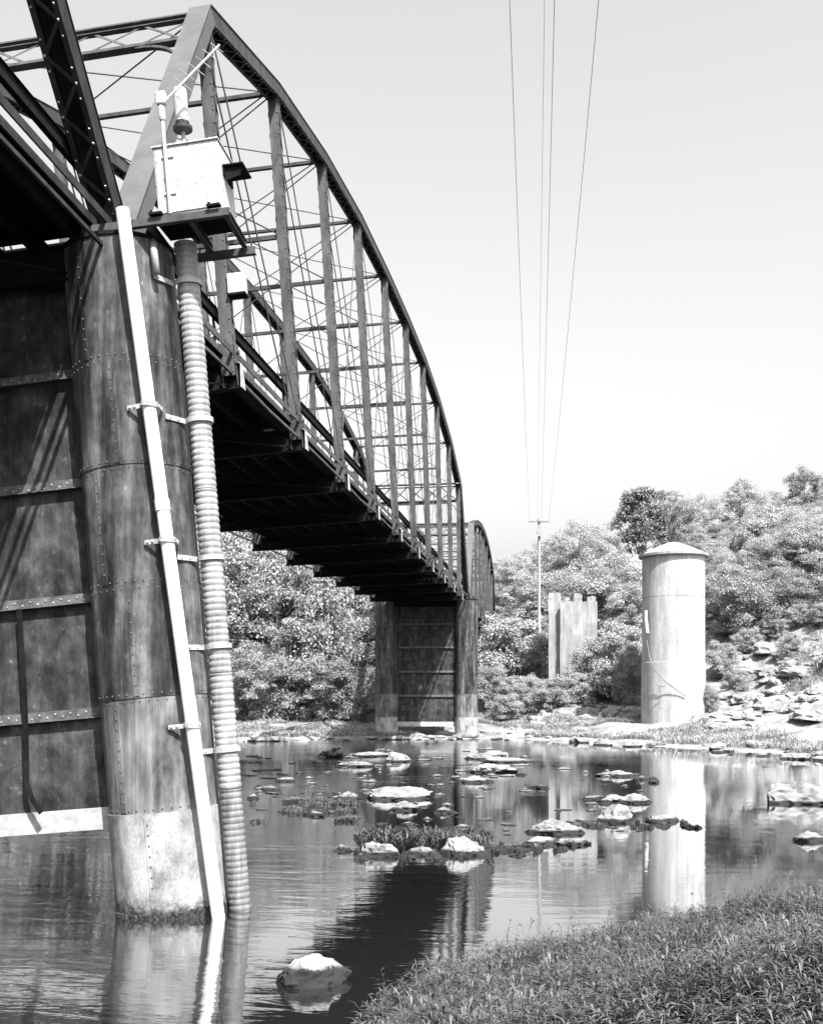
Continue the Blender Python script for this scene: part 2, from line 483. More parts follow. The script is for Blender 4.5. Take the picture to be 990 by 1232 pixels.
def built_up(mb_plate, mb_lace, p, q, w, d, t=0.02, pitch=0.42, cover=True, lace_faces=(-1,), rivets=None, side=(1, 0, 0)):
    """box member: two channel webs, cover plate on the +v face, zigzag lacing on the others (v = across the member, upward/outward)"""
    p, q = Vector(p), Vector(q)
    D = (q - p); L = D.length; D.normalize()
    u = Vector(side); u = (u - D * u.dot(D)).normalized()
    v = u.cross(D)
    if v.z < 0 or (abs(v.z) < 1e-3 and v.y > 0): v = -v
    def bar(a, b, ww, hh, o):
        mb_plate.bar(a + o, b + o, ww, hh, u)
    for s in (-1, 1):
        bar(p, q, t, d, u * s * (w / 2 - t / 2))
        for e in (-1, 1):
            bar(p, q, 0.07, t, u * s * (w / 2 - t - 0.035) + v * e * (d / 2 - t / 2))
    if cover:
        bar(p, q, w + 0.05, 0.016, v * (d / 2 + 0.009))
    for e in lace_faces:
        off = v * e * (d / 2 + 0.008)
        n = max(2, int(L / pitch)); st = L / n
        for end in (0, 1):   # tie plates
            a = p + D * (0 if end == 0 else L - 0.3)
            mb_plate.bar(a + off, a + D * 0.3 + off, w, 0.012, u)
        for i in range(n):
            a = p + D * (i * st) + u * (w / 2 - 0.05) * (1 if i % 2 else -1) + off
            b = p + D * ((i + 1) * st) + u * (w / 2 - 0.05) * (-1 if i % 2 else 1) + off
            mb_lace.bar(a, b, 0.055, 0.010, u)
            if rivets is not None:
                rivets.rivet(a + v * e * 0.006, v * e, 0.024)
                rivets.rivet(a + v * e * 0.006 + D * st * 0.5 - (u * (w - 0.1) * (1 if i % 2 else -1)) * 0.0, v * e, 0.02)
                for s in (-1, 1):
                    rivets.rivet(p + D * ((i + 0.5) * st) + u * s * (w / 2 - 0.05) + off, v * e, 0.02)

def make_span(label, Ya, n, pan, tops, warp, name='truss_span', detail=True, shade=False):
    """Ya = start along Y, n panels, tops = chord heights of nodes 1..n-1"""
    root = thing(name, (X0 - SP / 2, Ya + pan * n / 2, ZC), label, 'bridge span')
    Y = lambda i: Ya + pan * i
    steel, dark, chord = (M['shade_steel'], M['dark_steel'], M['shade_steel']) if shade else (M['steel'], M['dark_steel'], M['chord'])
    def node_t(x, i): return Vector((x, Y(i), tops[i - 1]))
    def node_b(x, i): return Vector((x, Y(i), ZC))
    for ti, x in enumerate((X0, X0 - SP)):
        # end posts and top chord
        segs = [(node_b(x, 0) + Vector((0, 0.3, 0.1)), node_t(x, 1), 'end_post')]
        segs += [(node_t(x, i), node_t(x, i + 1), 'top_chord') for i in range(1, n - 1)]
        segs += [(node_b(x, n) + Vector((0, -0.3, 0.1)), node_t(x, n - 1), 'end_post')]
        for a, b, nm in segs:
            pm, lm, rv = MB(), MB(), MB()
            built_up(pm, lm, a, b, 0.46 if nm == 'end_post' else 0.42, 0.38, rivets=rv if (detail and ti == 0) else None)
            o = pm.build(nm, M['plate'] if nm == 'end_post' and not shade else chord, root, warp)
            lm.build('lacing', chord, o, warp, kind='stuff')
            if rv.v: rv.build('rivet_row', M['rivet_bright'], o, warp, kind='stuff')
        # posts
        for i in range(1, n):
            pm, lm = MB(), MB()
            a = node_b(x, i) + Vector((0, 0, -0.55)); b = node_t(x, i) + Vector((0, 0, -0.12))
            wx, dy, t = 0.28, 0.24, 0.016
            for e in (-1, 1):
                pm.box((x - wx / 2, Y(i) + e * dy / 2 - t / 2, a.z), (x + wx / 2, Y(i) + e * dy / 2 + t / 2, b.z))
                for q_ in (-1, 1):
                    ya = Y(i) + e * (dy / 2 - t / 2 - 0.03); xa = x + q_ * (wx / 2 - t / 2 - .001)
                    pm.box((xa - t / 2, ya - 0.03, a.z), (xa + t / 2, ya + 0.03, b.z))
            L = b.z - a.z; k = int(L / 0.3); st = L / k
            for q_ in (-1, 1):
                for j in range(k):
                    sgn = 1 if j % 2 else -1
                    xa = x + q_ * (wx / 2 + 0.008)
                    lm.bar((xa, Y(i) - sgn * dy / 2, a.z + j * st), (xa, Y(i) + sgn * dy / 2, a.z + (j + 1) * st), 0.012, 0.06, (1, 0, 0))
            rv = MB()
            if ti == 0:
                for j in range(int(L / 0.3)):
                    rv.rivet((x + wx / 2 - 0.035, Y(i) - dy / 2 - t / 2, a.z + 0.1 + j * 0.3), (0, -1, 0), 0.028)
            o = pm.build('post', steel, root, warp)
            lm.build('lacing', steel, o, warp, kind='stuff')
            if rv.v: rv.build('rivet_row', M['rivet'], o, warp, kind='stuff')
            # gusset that hangs the floor beam
            g = MB()
            for s in (-1, 1):
                xs = x + s * 0.17
                g.add([(xs - 0.008, Y(i) - 0.14, ZC + 0.2), (xs + 0.008, Y(i) - 0.14, ZC + 0.2), (xs + 0.008, Y(i) + 0.14, ZC + 0.2), (xs - 0.008, Y(i) + 0.14, ZC + 0.2),
                       (xs - 0.008, Y(i) - 0.07, ZC - 0.78), (xs + 0.008, Y(i) - 0.07, ZC - 0.78), (xs + 0.008, Y(i) + 0.07, ZC - 0.78), (xs - 0.008, Y(i) + 0.07, ZC - 0.78)],
                      [(0,1,2,3),(7,6,5,4),(4,5,1,0),(5,6,2,1),(6,7,3,2),(7,4,0,3)])
            g.tube([(x - 0.24, Y(i), ZC), (x + 0.24, Y(i), ZC)], 0.06, 8)
            g.build('hanger', steel, root, warp)
        # bottom chord: eyebars panel by panel
        for i in range(n):
            m = MB()
            for s in (-1, 1):
                m.bar((x + s * 0.12, Y(i), ZC), (x + s * 0.12, Y(i + 1), ZC), 0.03, 0.15)
            m.build('bottom_chord', steel, root, warp)
        # diagonals: twin eyebars falling towards midspan, light counters near the middle
        for i in range(1, n - 1):
            half = n / 2
            m = MB()
            if i + 0.5 < half + 0.1:
                a, b = node_t(x, i), node_b(x, i + 1)
            else:
                a, b = node_b(x, i), node_t(x, i + 1)
            for s in (-1, 1):
                m.bar(a + Vector((s * 0.1, 0, 0)), b + Vector((s * 0.1, 0, 0)), 0.022, 0.085 if abs(i + .5 - half) > 1.2 else 0.05)
            m.build('diagonal', steel, root, warp)
            if abs(i + 0.5 - half) < 2.1:
                m = MB()
                a, b = (node_b(x, i), node_t(x, i + 1)) if i + 0.5 < half + 0.1 else (node_t(x, i), node_b(x, i + 1))
                m.tube([a, b], 0.02, 6)
                m.build('counter_rod', steel, root, warp)
    xl, xr = X0 - SP, X0
    # overhead bracing
    for i in range(1, n):
        z = tops[i - 1]
        if 1 < i < n - 1:
            m = MB()
            m.bar((xl + 0.2, Y(i), z - 0.05), (xr - 0.2, Y(i), z - 0.05), 0.14, 0.1, (0, 1, 0))
            m.build('top_strut', chord, root, warp)
            zl = max(ZC + 5.2, z - 4.2)
            m = MB()
            m.bar((xl + 0.15, Y(i), zl), (xr - 0.15, Y(i), zl), 0.10, 0.12, (0, 1, 0))
            m.build('sway_strut', chord, root, warp)
            m = MB()
            m.tube([(xl + 0.15, Y(i) + .03, z - 0.2), (xr - 0.15, Y(i) + .03, zl + 0.1)], 0.022, 6)
            m.tube([(xl + 0.15, Y(i) - .03, zl + 0.1), (xr - 0.15, Y(i) - .03, z - 0.2)], 0.022, 6)
            m.build('sway_rod', chord, root, warp)
        if i < n - 1:
            z2 = tops[i]
            m = MB()
            m.tube([(xl + 0.2, Y(i), z), (xr - 0.2, Y(i + 1), z2)], 0.02, 6)
            m.tube([(xl + 0.2, Y(i + 1), z2 - .05), (xr - 0.2, Y(i), z - .05)], 0.02, 6)
            m.build('lateral_rod', chord, root, warp)
    # portals in the plane of the end posts
    for (i0, i1) in ((0, 1), (n, n - 1)):
        foot, hip = Vector((0, Y(i0), ZC)), Vector((0, Y(i1), tops[i1 - 1]))
        dn = (foot - hip).normalized()
        P = lambda x, s: Vector((x, hip.y, hip.z)) + dn * s
        m = MB()
        m.bar(P(xl + .2, -0.12), P(xr - .2, -0.12), 0.10, 0.14, tuple(dn))
        m.bar(P(xl + .2, 0.12), P(xr - .2, 0.12), 0.05, 0.1, tuple(dn))
        m.bar(P(xl + .2, 1.35), P(xr - .2, 1.35), 0.16, 0.14, tuple(dn))
        o = m.build('portal', chord, root, warp)
        lt = MB()
        k = 5; ws = (SP - 0.4) / k
        for j in range(k):
            a, b = xl + .2 + j * ws, xl + .2 + (j + 1) * ws
            lt.bar(P(a, 0.05), P(b, 1.3), 0.07, 0.012, tuple(dn))
            lt.bar(P(b, 0.05) + Vector((0, .014, 0)), P(a, 1.3) + Vector((0, .014, 0)), 0.07, 0.012, tuple(dn))
        lt.build('lattice', steel, o, warp)
        for s, xx in ((1, xl + .22), (-1, xr - .22)):
            kb = MB()
            arc = [P(xx + s * 1.1 * (1 - math.cos(t)), 1.4 + 1.1 * (1 - math.sin(t))) for t in np.linspace(0, math.pi / 2, 9)]
            for a, b in zip(arc[:-1], arc[1:]):
                kb.bar(a, b, 0.12, 0.05, (0, 1, 0))
            kb.build('knee_bracket', steel, o, warp)
    # floor system
    for i in range(0, n + 1):
        m = MB()
        yy = Y(i) + (0.55 if i == 0 else -0.55 if i == n else 0)
        zt = ZC - 0.28
        for (z0, z1, b) in ((zt - 0.02, zt, 0.12), (zt - 0.55, zt - 0.02, 0.008), (zt - 0.57, zt - 0.55, 0.12)):
            m.box((xl - 0.3 + 0.05, yy - b, z0), (xr + 0.3 - 0.05, yy + b, z1))
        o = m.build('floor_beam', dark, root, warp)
        e = MB()
        for s, xx in ((-1, xl - 0.26), (1, xr + 0.26)):
            e.add([(xx, yy - 0.06, zt), (xx, yy + 0.06, zt), (xx, yy + 0.17, zt - 0.57), (xx, yy - 0.17, zt - 0.57),
                   (xx + s * 0.02, yy - 0.06, zt), (xx + s * 0.02, yy + 0.06, zt), (xx + s * 0.02, yy + 0.17, zt - 0.57), (xx + s * 0.02, yy - 0.17, zt - 0.57)],
                  [(0,1,2,3),(7,6,5,4),(0,4,5,1),(1,5,6,2),(2,6,7,3),(3,7,4,0)])
        e.build('end_plate', M['strap'], o, warp)
    for j in range(8):
        xx = xl + 0.45 + j * (SP - 0.9) / 7
        m = MB()
        for i in range(n):
            zt = ZC + 0.02
            m.box((xx - 0.06, Y(i), zt - 0.015), (xx + 0.06, Y(i + 1), zt))
            m.box((xx - 0.006, Y(i), zt - 0.28), (xx + 0.006, Y(i + 1), zt - 0.015))
            m.box((xx - 0.06, Y(i), zt - 0.295), (xx + 0.06, Y(i + 1), zt - 0.28))
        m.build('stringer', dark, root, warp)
    # bottom lateral rods
    m = MB()
    for i in range(n):
        m.tube([(xl, Y(i), ZC - 0.75), (xr, Y(i + 1), ZC - 0.75)], 0.02, 5)
        m.tube([(xl, Y(i + 1), ZC - 0.7), (xr, Y(i), ZC - 0.7)], 0.02, 5)
    m.build('bottom_lateral', dark, root, warp)
    # deck planks
    m = MB(); r2 = random.Random(5)
    y = Y(0) + 0.05
    while y < Y(n) - 0.25:
        wd = r2.uniform(0.19, 0.25)
        cut = r2.uniform(0.5, 1.3) if r2.random() < 0.06 else r2.uniform(-0.03, 0.03)
        m.box((xl + 0.3, y, ZC + 0.03), (xr - 0.16 - cut, y + wd, ZC + 0.1))
        y += wd + r2.uniform(0.008, 0.025)
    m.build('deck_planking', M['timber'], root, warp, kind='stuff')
    # edge girder and guard rails
    for s, x in ((1, xr), (-1, xl)):
        m = MB()
        xx = x + s * 0.06
        for i in range(n):
            sag = 0.05 * r2.uniform(-1, 1)
            m.bar((xx, Y(i), ZC - 0.48), (xx, Y(i) + pan / 2, ZC - 0.52 + sag), 0.05, 0.07)
            m.bar((xx, Y(i) + pan / 2, ZC - 0.52 + sag), (xx, Y(i + 1), ZC - 0.48), 0.05, 0.07)
        m.build('edge_bar', steel, root, warp)
        m = MB()
        xx = x - s * 0.28
        m.box((xx - 0.008, Y(0), ZC + 0.85), (xx + 0.008, Y(n), ZC + 1.13))
        for zz in (ZC + 0.85, ZC + 1.122):
            m.box((xx - 0.05, Y(0) - .002, zz), (xx + 0.05, Y(n) + .002, zz + 0.008))
        for i in range(n + 1):
            yy = min(max(Y(i), Y(0) + .1), Y(n) - .1)
            m.box((xx - 0.045, yy - 0.04, ZC + 0.05), (xx - 0.01, yy + 0.04, ZC + 0.86))
        m.build('guard_rail', dark, root, warp)
    # bearing shoes
    for x in (xl, xr):
        for i, s in ((0, 1), (n, -1)):
            m = MB()
            yy = Y(i) + s * 0.3
            m.box((x - 0.35, yy - 0.28, ZPT + 0.062), (x + 0.35, yy + 0.28, ZPT + 0.11))
            for e in (-1, 0, 1):
                m.add([(x + e * .2 - .02, yy - .22, ZPT + .11), (x + e * .2 + .02, yy - .22, ZPT + .11), (x + e * .2 + .02, yy + .22, ZPT + .11), (x + e * .2 - .02, yy + .22, ZPT + .11),
                       (x + e * .2 - .02, yy - .1, ZC + .18), (x + e * .2 + .02, yy - .1, ZC + .18), (x + e * .2 + .02, yy + .1, ZC + .18), (x + e * .2 - .02, yy + .1, ZC + .18)],
                      [(3,2,1,0),(4,5,6,7),(0,1,5,4),(1,2,6,5),(2,3,7,6),(3,0,4,7)])
            m.build('bearing_shoe', dark, root, warp)
    return root

TOPS = [19.25, 21.0, 22.1, 22.75, 22.95, 22.95, 22.75, 22.1, 21.0, 19.25]
make_span('long arched steel through truss span between the near pier and the distant pier', YP, NP, PAN, TOPS, twist_main)
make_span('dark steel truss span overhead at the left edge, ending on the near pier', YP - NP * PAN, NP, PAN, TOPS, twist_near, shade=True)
make_span('smaller arched truss span beyond the distant pier, ending among the trees', YF, 8, 6.0,
          [18.2, 19.3, 19.9, 20.1, 19.9, 19.3, 18.2], no_twist, detail=False)

# ------------------------------------------------------------------ piers
def make_pier(yc, warp, label, R=0.915, web_z0=1.43, extra_base=False):
    root = thing('bridge_pier', tuple(warp(Vector((X0 - SP / 2, yc, 0)))), label, 'bridge pier', 'paired column piers of the bridge')
    joints = [-0.8, 1.70, 3.58, 5.42, 7.38, 9.12, ZPT]
    for ci, x in enumerate((X0, X0 - SP)):
        core = MB()
        core.lathe([(R - 0.05, -0.8), (R - 0.05, ZPT - 0.01)], (x, yc, 0), 40)
        core.lathe([(R + 0.03, ZPT + 0.002), (R + 0.03, ZPT + 0.06)], (x, yc, 0), 40)
        col = core.build('column', M['dark_steel'], root, warp)
        for k in range(6):
            z0, z1 = joints[k], joints[k + 1]
            r = R + (0.012 if k % 2 == 0 else 0.0) + (0.012 if k == 0 else 0)
            m = MB()
            prof = [(r - 0.04, z0), (r, z0 + .001), (r, (z0 * 2 + z1) / 3), (r, (z0 + z1 * 2) / 3), (r, z1 - .001), (r - 0.04, z1)]
            m.lathe(prof, (x, yc, 0), 72, caps=False)
            # vertical lap seam
            ang = math.radians(-100 + (-14 if k % 2 else 12) + ci * 30)
            c, s = math.cos(ang), math.sin(ang)
            pl = m.build('plate_course', M['pier_pale'] if k == 0 else M['pier_low'] if k == 1 else M['pier'], col, warp, smooth='sharp')
            sm = MB()
            sm.bar((x + c * (r + .004), yc + s * (r + .004), max(z0, 0.05) + .03), (x + c * (r + .004), yc + s * (r + .004), z1 - 0.05), 0.10, 0.016, (-s, c, 0))
            sm.build('lap_strip', M['pier_pale'] if k == 0 else M['pier_low'] if k == 1 else M['pier'], col, warp)
            rv = MB()
            nr = 40
            if k > 0:
                for j in range(nr):
                    a = 2 * math.pi * j / nr
                    rv.rivet((x + math.cos(a) * (r - .001), yc + math.sin(a) * (r - .001), z0 + 0.06), (math.cos(a), math.sin(a), 0), 0.02)
            if k < 5:
                for j in range(nr):
                    a = 2 * math.pi * (j + 0.5) / nr
                    if k > 0: rv.rivet((x + math.cos(a) * (r - .001), yc + math.sin(a) * (r - .001), z1 - 0.06), (math.cos(a), math.sin(a), 0), 0.018)
            for j in range(int((z1 - max(z0, .3)) / 0.17) - 1):
                rv.rivet((x + c * (r + .011), yc + s * (r + .011), max(z0, .3) + 0.2 + j * 0.17), (c, s, 0), 0.019)
            if rv.v: rv.build('rivet_row', M['rivet'], col, warp, kind='stuff')
        # algae ring at the waterline
        al = MB(); N = 220
        rr = random.Random(ci + int(yc))
        pr = [[(R + 0.03 + 0.03 * rr.random()) for _ in range(N)] for _ in range(5)]
        zs = [-0.3, -0.02, 0.03, 0.06, 0.09]
        for i in range(5):
            for k in range(N):
                a = 2 * math.pi * k / N
                r = pr[i][k] if i < 4 else R + 0.01
                zz = zs[i] + (rr.uniform(-.02, .035) if i > 1 else 0)
                al.v.append((x + math.cos(a) * r, yc + math.sin(a) * r, zz))
        for i in range(4):
            for k in range(N):
                a, b = i * N + k, i * N + (k + 1) % N
                al.f.append((a, b, b + N, a + N))
        al.build('algae_band', M['algae'], col, no_twist if warp is no_twist else warp)
    # diaphragm: plate panels, riveted angle stiffeners
    xa, xb = X0 - SP + R - 0.06, X0 - R + 0.06
    zj = [web_z0 + 0.36, 3.4, 5.36, 7.33, 9.2, ZPT - 0.02]
    core = MB(); core.box((xa, yc - 0.03, web_z0 + 0.3), (xb, yc + 0.03, ZPT - 0.05))
    web = core.build('diaphragm', M['web'], root, warp)
    for k in range(5):
        m = MB(); m.box((xa, yc - 0.045 - 0.004 * (k % 2), zj[k] + 0.006), (xb, yc - 0.031, zj[k + 1] - 0.006))
        m.build('panel', M['web'], web, warp)
    m = MB(); m.box((xa, yc - 0.10, web_z0), (xb, yc + 0.10, web_z0 + 0.37))
    m.build('bottom_strip', M['web_pale'], web, warp)
    for k in range(1, 5):
        m = MB(); rv = MB()
        m.box((xa, yc - 0.066, zj[k] - 0.05), (xb, yc - 0.0505, zj[k] + 0.11))
        m.box((xa, yc - 0.17, zj[k] - 0.066), (xb, yc - 0.051, zj[k] - 0.0495))
        for j in range(int((xb - xa) / 0.14)):
            rv.rivet((xa + 0.08 + j * 0.14, yc - 0.0655, zj[k] + (0.05 if j % 2 else 0.0)), (0, -1, 0), 0.022)
        o = m.build('stiffener', M['stiff'], web, warp)
        rv.build('rivet_row', M['rivet_bright'], web, warp, kind='stuff')
    for s, xx in ((-1, xb - 0.02), (1, xa + 0.02)):
        m = MB(); rv = MB()
        m.box((xx - 0.07, yc - 0.062, web_z0 + 0.38), (xx + 0.02, yc - 0.051, ZPT - 0.06))
        m.build('edge_angle', M['web'], web, warp)
    return root
def tilt_full(p): return rot(p, TILT)
make_pier(YP, tilt_full, 'large weathered riveted steel pier at left with white pipe strapped to its column')
make_pier(YF, no_twist, 'distant twin column steel pier standing at the far shore under the truss', web_z0=0.95)

# loose vertical strap on the near diaphragm
m = MB()
pts = [(X0 - 2.2, YP - 0.21, 5.3), (X0 - 2.24, YP - 0.21, 3.6), (X0 - 2.3, YP - 0.2, 2.7), (X0 - 2.31, YP - 0.24, 2.35), (X0 - 2.22, YP - 0.28, 2.05), (X0 - 2.06, YP - 0.3, 1.8)]
for a, b in zip(pts[:-1], pts[1:]): m.bar(a, b, 0.09, 0.02)
o = m.build('loose_strap', M['dark_steel'], None, tilt_full)
tag(o, 'dark bent metal strap hanging down the diaphragm plate left of the near column', 'strap')

# ------------------------------------------------------------------ things fixed to the near pier
def L(dx, dy, z): return Vector((X0 + dx, YP + dy, z))
RC = 0.95
# white pipe
root = thing('drain_pipe', tuple(tilt_full(L(0.8, -0.95, 0))), 'straight white plastic pipe strapped at a slant down the near column', 'pipe')
top, bot = L(0.52, -1.06, 11.42), L(1.01, -0.70, -0.3)
m = MB(); m.tube([top, bot], 0.108, 24); m.build('pipe', M['white_pipe'], root, tilt_full, smooth=False)
m = MB(); a = top.lerp(bot, 0.40); b = top.lerp(bot, 0.415)
m.tube([a, b], 0.122, 24); m.build('coupling', M['white_pipe'], root, tilt_full)
for f in (0.269, 0.456, 0.713):
    c = top.lerp(bot, f)
    m = MB()
    ring = [c + Vector((0.128 * math.cos(t), 0.128 * math.sin(t), -0.02 * math.cos(t))) for t in np.linspace(math.pi * 0.98, math.pi * 2.02, 13)]
    for p, q in zip(ring[:-1], ring[1:]): m.bar(p, q, 0.012, 0.075, ((p + q) / 2 - c))
    for s in (-1, 1):
        p = c + Vector((s * 0.128, 0, 0))
        # foot of the strap, bent to meet the column
        ang = math.atan2(c.y - YP, c.x - X0) + s * 0.30
        e = Vector((X0 + (RC + 0.012) * math.cos(ang), YP + (RC + 0.012) * math.sin(ang), c.z))
        m.bar(p, e, 0.075, 0.02, (0, 0, 1))
        m.rivet(p.lerp(e, 0.45) + Vector((0, -0.012, 0)), (0, -1, 0), 0.03)
        m.rivet(p.lerp(e, 0.8) + Vector((0, -0.012, 0)), (0, -1, 0), 0.03)
    m.build('strap', M['strap'], root, tilt_full)
# corrugated pipe
root = thing('corrugated_pipe', tuple(tilt_full(L(1.05, -0.6, 0))), 'ribbed grey corrugated metal pipe running down the right side of the near column', 'pipe')
c0, c1 = L(1.20, -0.04, 11.2), L(1.175, -0.04, -0.3)
def corr(z0, z1, mat, pitch=0.105, rad=0.185):
    n = int((z0 - z1) / pitch * 8)
    m = MB(); pr = []
    for i in range(n + 1):
        z = z1 + (z0 - z1) * i / n
        pr.append((rad + 0.016 * (abs(math.cos(math.pi * (z0 - z) / pitch)) ** 0.7 - 0.6), z))
    m.lathe(pr, n=28)
    # shear onto the sloping axis
    ax = lambda z: c1.lerp(c0, (z - c1.z) / (c0.z - c1.z))
    m.v = [(x + ax(z).x, y + ax(z).y, z) for x, y, z in m.v]
    return m.build('pipe_length', mat, root, tilt_full, smooth=True)
corr(11.18, 7.0, M['galv']); corr(6.99, 3.9, M['galv']); corr(3.89, 1.95, M['galv'], rad=0.19); corr(1.94, -0.3, M['galv_dark'], rad=0.18)
for z in (10.5, 8.17, 5.84, 4.35, 2.61):
    c = c1.lerp(c0, (z - c1.z) / (c0.z - c1.z))
    m = MB()
    ring = [c + Vector((0.222 * math.cos(t), 0.222 * math.sin(t), 0)) for t in np.linspace(-math.pi * 0.93, math.pi * 0.3, 19)]
    for p, q in zip(ring[:-1], ring[1:]): m.bar(p, q, 0.012, 0.085, ((p + q) / 2 - c))
    e = Vector((X0 + (RC + .012) * math.cos(-0.62), YP + (RC + .012) * math.sin(-0.62), z))
    m.bar(ring[0], e, 0.085, 0.02, (0, 0, 1))
    for f in (.4, .8): m.rivet(ring[0].lerp(e, f) + Vector((0, -.014, 0)), (0, -1, 0), 0.03)
    m.build('strap', M['strap'], root, tilt_full)
# short stub conduit beside it
m = MB(); m.tube([L(0.86, -0.62, 10.5), L(0.84, -0.62, 10.85), L(0.78, -0.45, 11.12)], 0.06, 12)
tag(m.build('elbow_conduit', M['galv'], None, tilt_full, smooth=True), 'short bent grey conduit under the platform beside the corrugated pipe', 'conduit')

# platform
root = thing('equipment_platform', tuple(tilt_full(L(1.5, -0.3, 11.2))), 'steel angle platform jutting from the pier top under the white cabinet', 'platform')
def chan(a, b, name, mat='steel'):
    m = MB()
    m.bar(a, b, 0.02, 0.12, (0, 1, 0)) if abs(a.y - b.y) < .01 else m.bar(a, b, 0.02, 0.12, (1, 0, 0))
    for e in (-0.06, 0.06):
        o = Vector((0, 0, e)); i = Vector((0, 0.04, 0)) if abs(a.y - b.y) < .01 else Vector((0.04, 0, 0))
        m.bar(a + o + i, b + o + i, 0.08, 0.012, (0, 1, 0) if abs(a.y - b.y) < .01 else (1, 0, 0))
    m.build(name, M[mat], root, tilt_full)
chan(L(-0.3, -0.80, 11.30), L(2.2, -0.80, 11.27), 'front_beam')
chan(L(0.6, 0.36, 11.12), L(2.3, 0.36, 11.10), 'back_beam')
for x in (0.8, 1.5, 2.1): chan(L(x, -0.75, 11.27), L(x, 0.34, 11.2), 'cross_beam')
m = MB(); m.box(L(0.9, -0.74, 11.345), L(2.15, 0.12, 11.36)); m.build('floor_plate', M['dark_steel'], root, tilt_full)
for x in (0.98, 1.95):
    m = MB(); m.box(L(x - .1, -.87, 11.365), L(x + .12, -.76, 11.40)); m.box(L(x - .1, -.79, 11.40), L(x - .06, -.77, 11.47)); m.build('clip_angle', M['dark_steel'], root, tilt_full)

# cabinet
CZ = 11.37
root = thing('instrument_cabinet', tuple(tilt_full(L(1.53, -0.3, CZ))), 'white sheet metal instrument cabinet on the platform at the pier top', 'cabinet')
m = MB(); m.box(L(1.0, -0.72, CZ), L(2.08, 0.1, CZ + 1.13)); m.build('body', M['box_white'], root, tilt_full, bevel=0.012)
m = MB(); m.box(L(1.03, -0.738, CZ + .04), L(2.05, -0.722, CZ + 1.08)); m.build('front_panel', M['box_white'], root, tilt_full, bevel=0.006)
m = MB(); m.box(L(0.98, -0.75, CZ + 1.132), L(2.10, 0.12, CZ + 1.155)); m.build('lid', M['box_white'], root, tilt_full)
m = MB(); m.tube([L(1.22, -0.78, CZ), L(1.22, -0.78, 13.0)], 0.03, 10)
for z in (CZ + .35, CZ + .95):
    m.bar(L(1.14, -0.75, z), L(1.34, -0.75, z), 0.02, 0.04, (0, 1, 0))
m.build('conduit', M['box_white'], root, tilt_full)
m = MB(); m.box(L(2.083, -0.55, 12.14), L(2.43, 0.0, 12.165)); m.box(L(2.083, -0.54, 12.0), L(2.11, -0.02, 12.14))
m.add([L(2.11, -.5, 12.14), L(2.11, -.48, 12.14), L(2.4, -.48, 12.14), L(2.4, -.5, 12.14), L(2.11, -.5, 11.92), L(2.11, -.48, 11.92), L(2.36, -.48, 11.98), L(2.36, -.5, 11.98)],
      [(0,1,2,3),(7,6,5,4),(0,4,5,1),(1,5,6,2),(2,6,7,3),(3,7,4,0)])
m.build('side_shelf', M['dark_steel'], root, tilt_full)
m = MB(); m.lathe([(0.05, 0), (0.05, 0.05), (0.02, 0.08)], tuple(L(1.72, -0.5, CZ + 1.156)), 12); m.build('vent', M['box_white'], root, tilt_full)
# gauge canister
root = thing('rain_gauge', tuple(tilt_full(L(1.42, -0.35, 12.53))), 'white cylindrical gauge canister with black base above the cabinet', 'gauge')
c = L(1.42, -0.35, 0.22)
m = MB(); m.lathe([(0.035, 12.31), (0.035, 12.72)], c, 12); m.build('stem', M['galv'], root, tilt_full)
m = MB(); m.lathe([(0.07, 12.68), (0.16, 12.71), (0.16, 12.76), (0.11, 12.78), (0.11, 12.84)], c, 24); m.build('base', M['black'], root, tilt_full)
m = MB(); m.lathe([(0.115, 12.842), (0.115, 13.38), (0.1, 13.40)], c, 28); m.build('canister', M['box_white'], root, tilt_full, smooth='sharp')
# conduit head and antenna
root = thing('yagi_antenna', tuple(tilt_full(L(1.22, -0.78, 12.95))), 'small slanted rod antenna with short cross elements above the cabinet', 'antenna')
m = MB(); m.lathe([(0.045, 12.90), (0.055, 12.94), (0.055, 13.1), (0.035, 13.15)], L(1.22, -0.78, 0), 12); m.build('base', M['box_white'], root, tilt_full)
m = MB(); m.box(L(1.15, -0.84, 13.15), L(1.31, -0.72, 13.36)); m.build('junction_box', M['box_white'], root, tilt_full, bevel=0.02)
a, b = L(1.31, -0.78, 13.22), L(2.2, -0.5, 14.15)
m = MB(); m.tube([a, b], 0.02, 10); m.build('boom', M['box_white'], root, tilt_full)
D = (b - a).normalized(); el = D.cross(Vector((0, 1, 0))).normalized()
for i in range(6):
    p = a.lerp(b, 0.3 + 0.13 * i); h = 0.21 - 0.015 * i
    m = MB(); m.tube([p - el * h, p + el * h], 0.007, 6); m.build('element', M['galv'], root, tilt_full)
# small box on the hip post
root = thing('junction_box', tuple(twist_main(Vector((X0 + 0.3, YP + PAN, 12.9)))), 'small white junction box fixed to the first truss post behind the cabinet', 'box')
m = MB(); m.box((X0 + 0.14, YP + PAN - 0.2, 12.75), (X0 + 0.52, YP + PAN + 0.1, 13.2)); m.build('body', M['box_white'], root, twist_main, bevel=0.01)
m = MB(); m.box((X0 + 0.12, YP + PAN - 0.22, 12.70), (X0 + 0.54, YP + PAN + 0.12, 12.748)); m.build('tray', M['dark_steel'], root, twist_main)

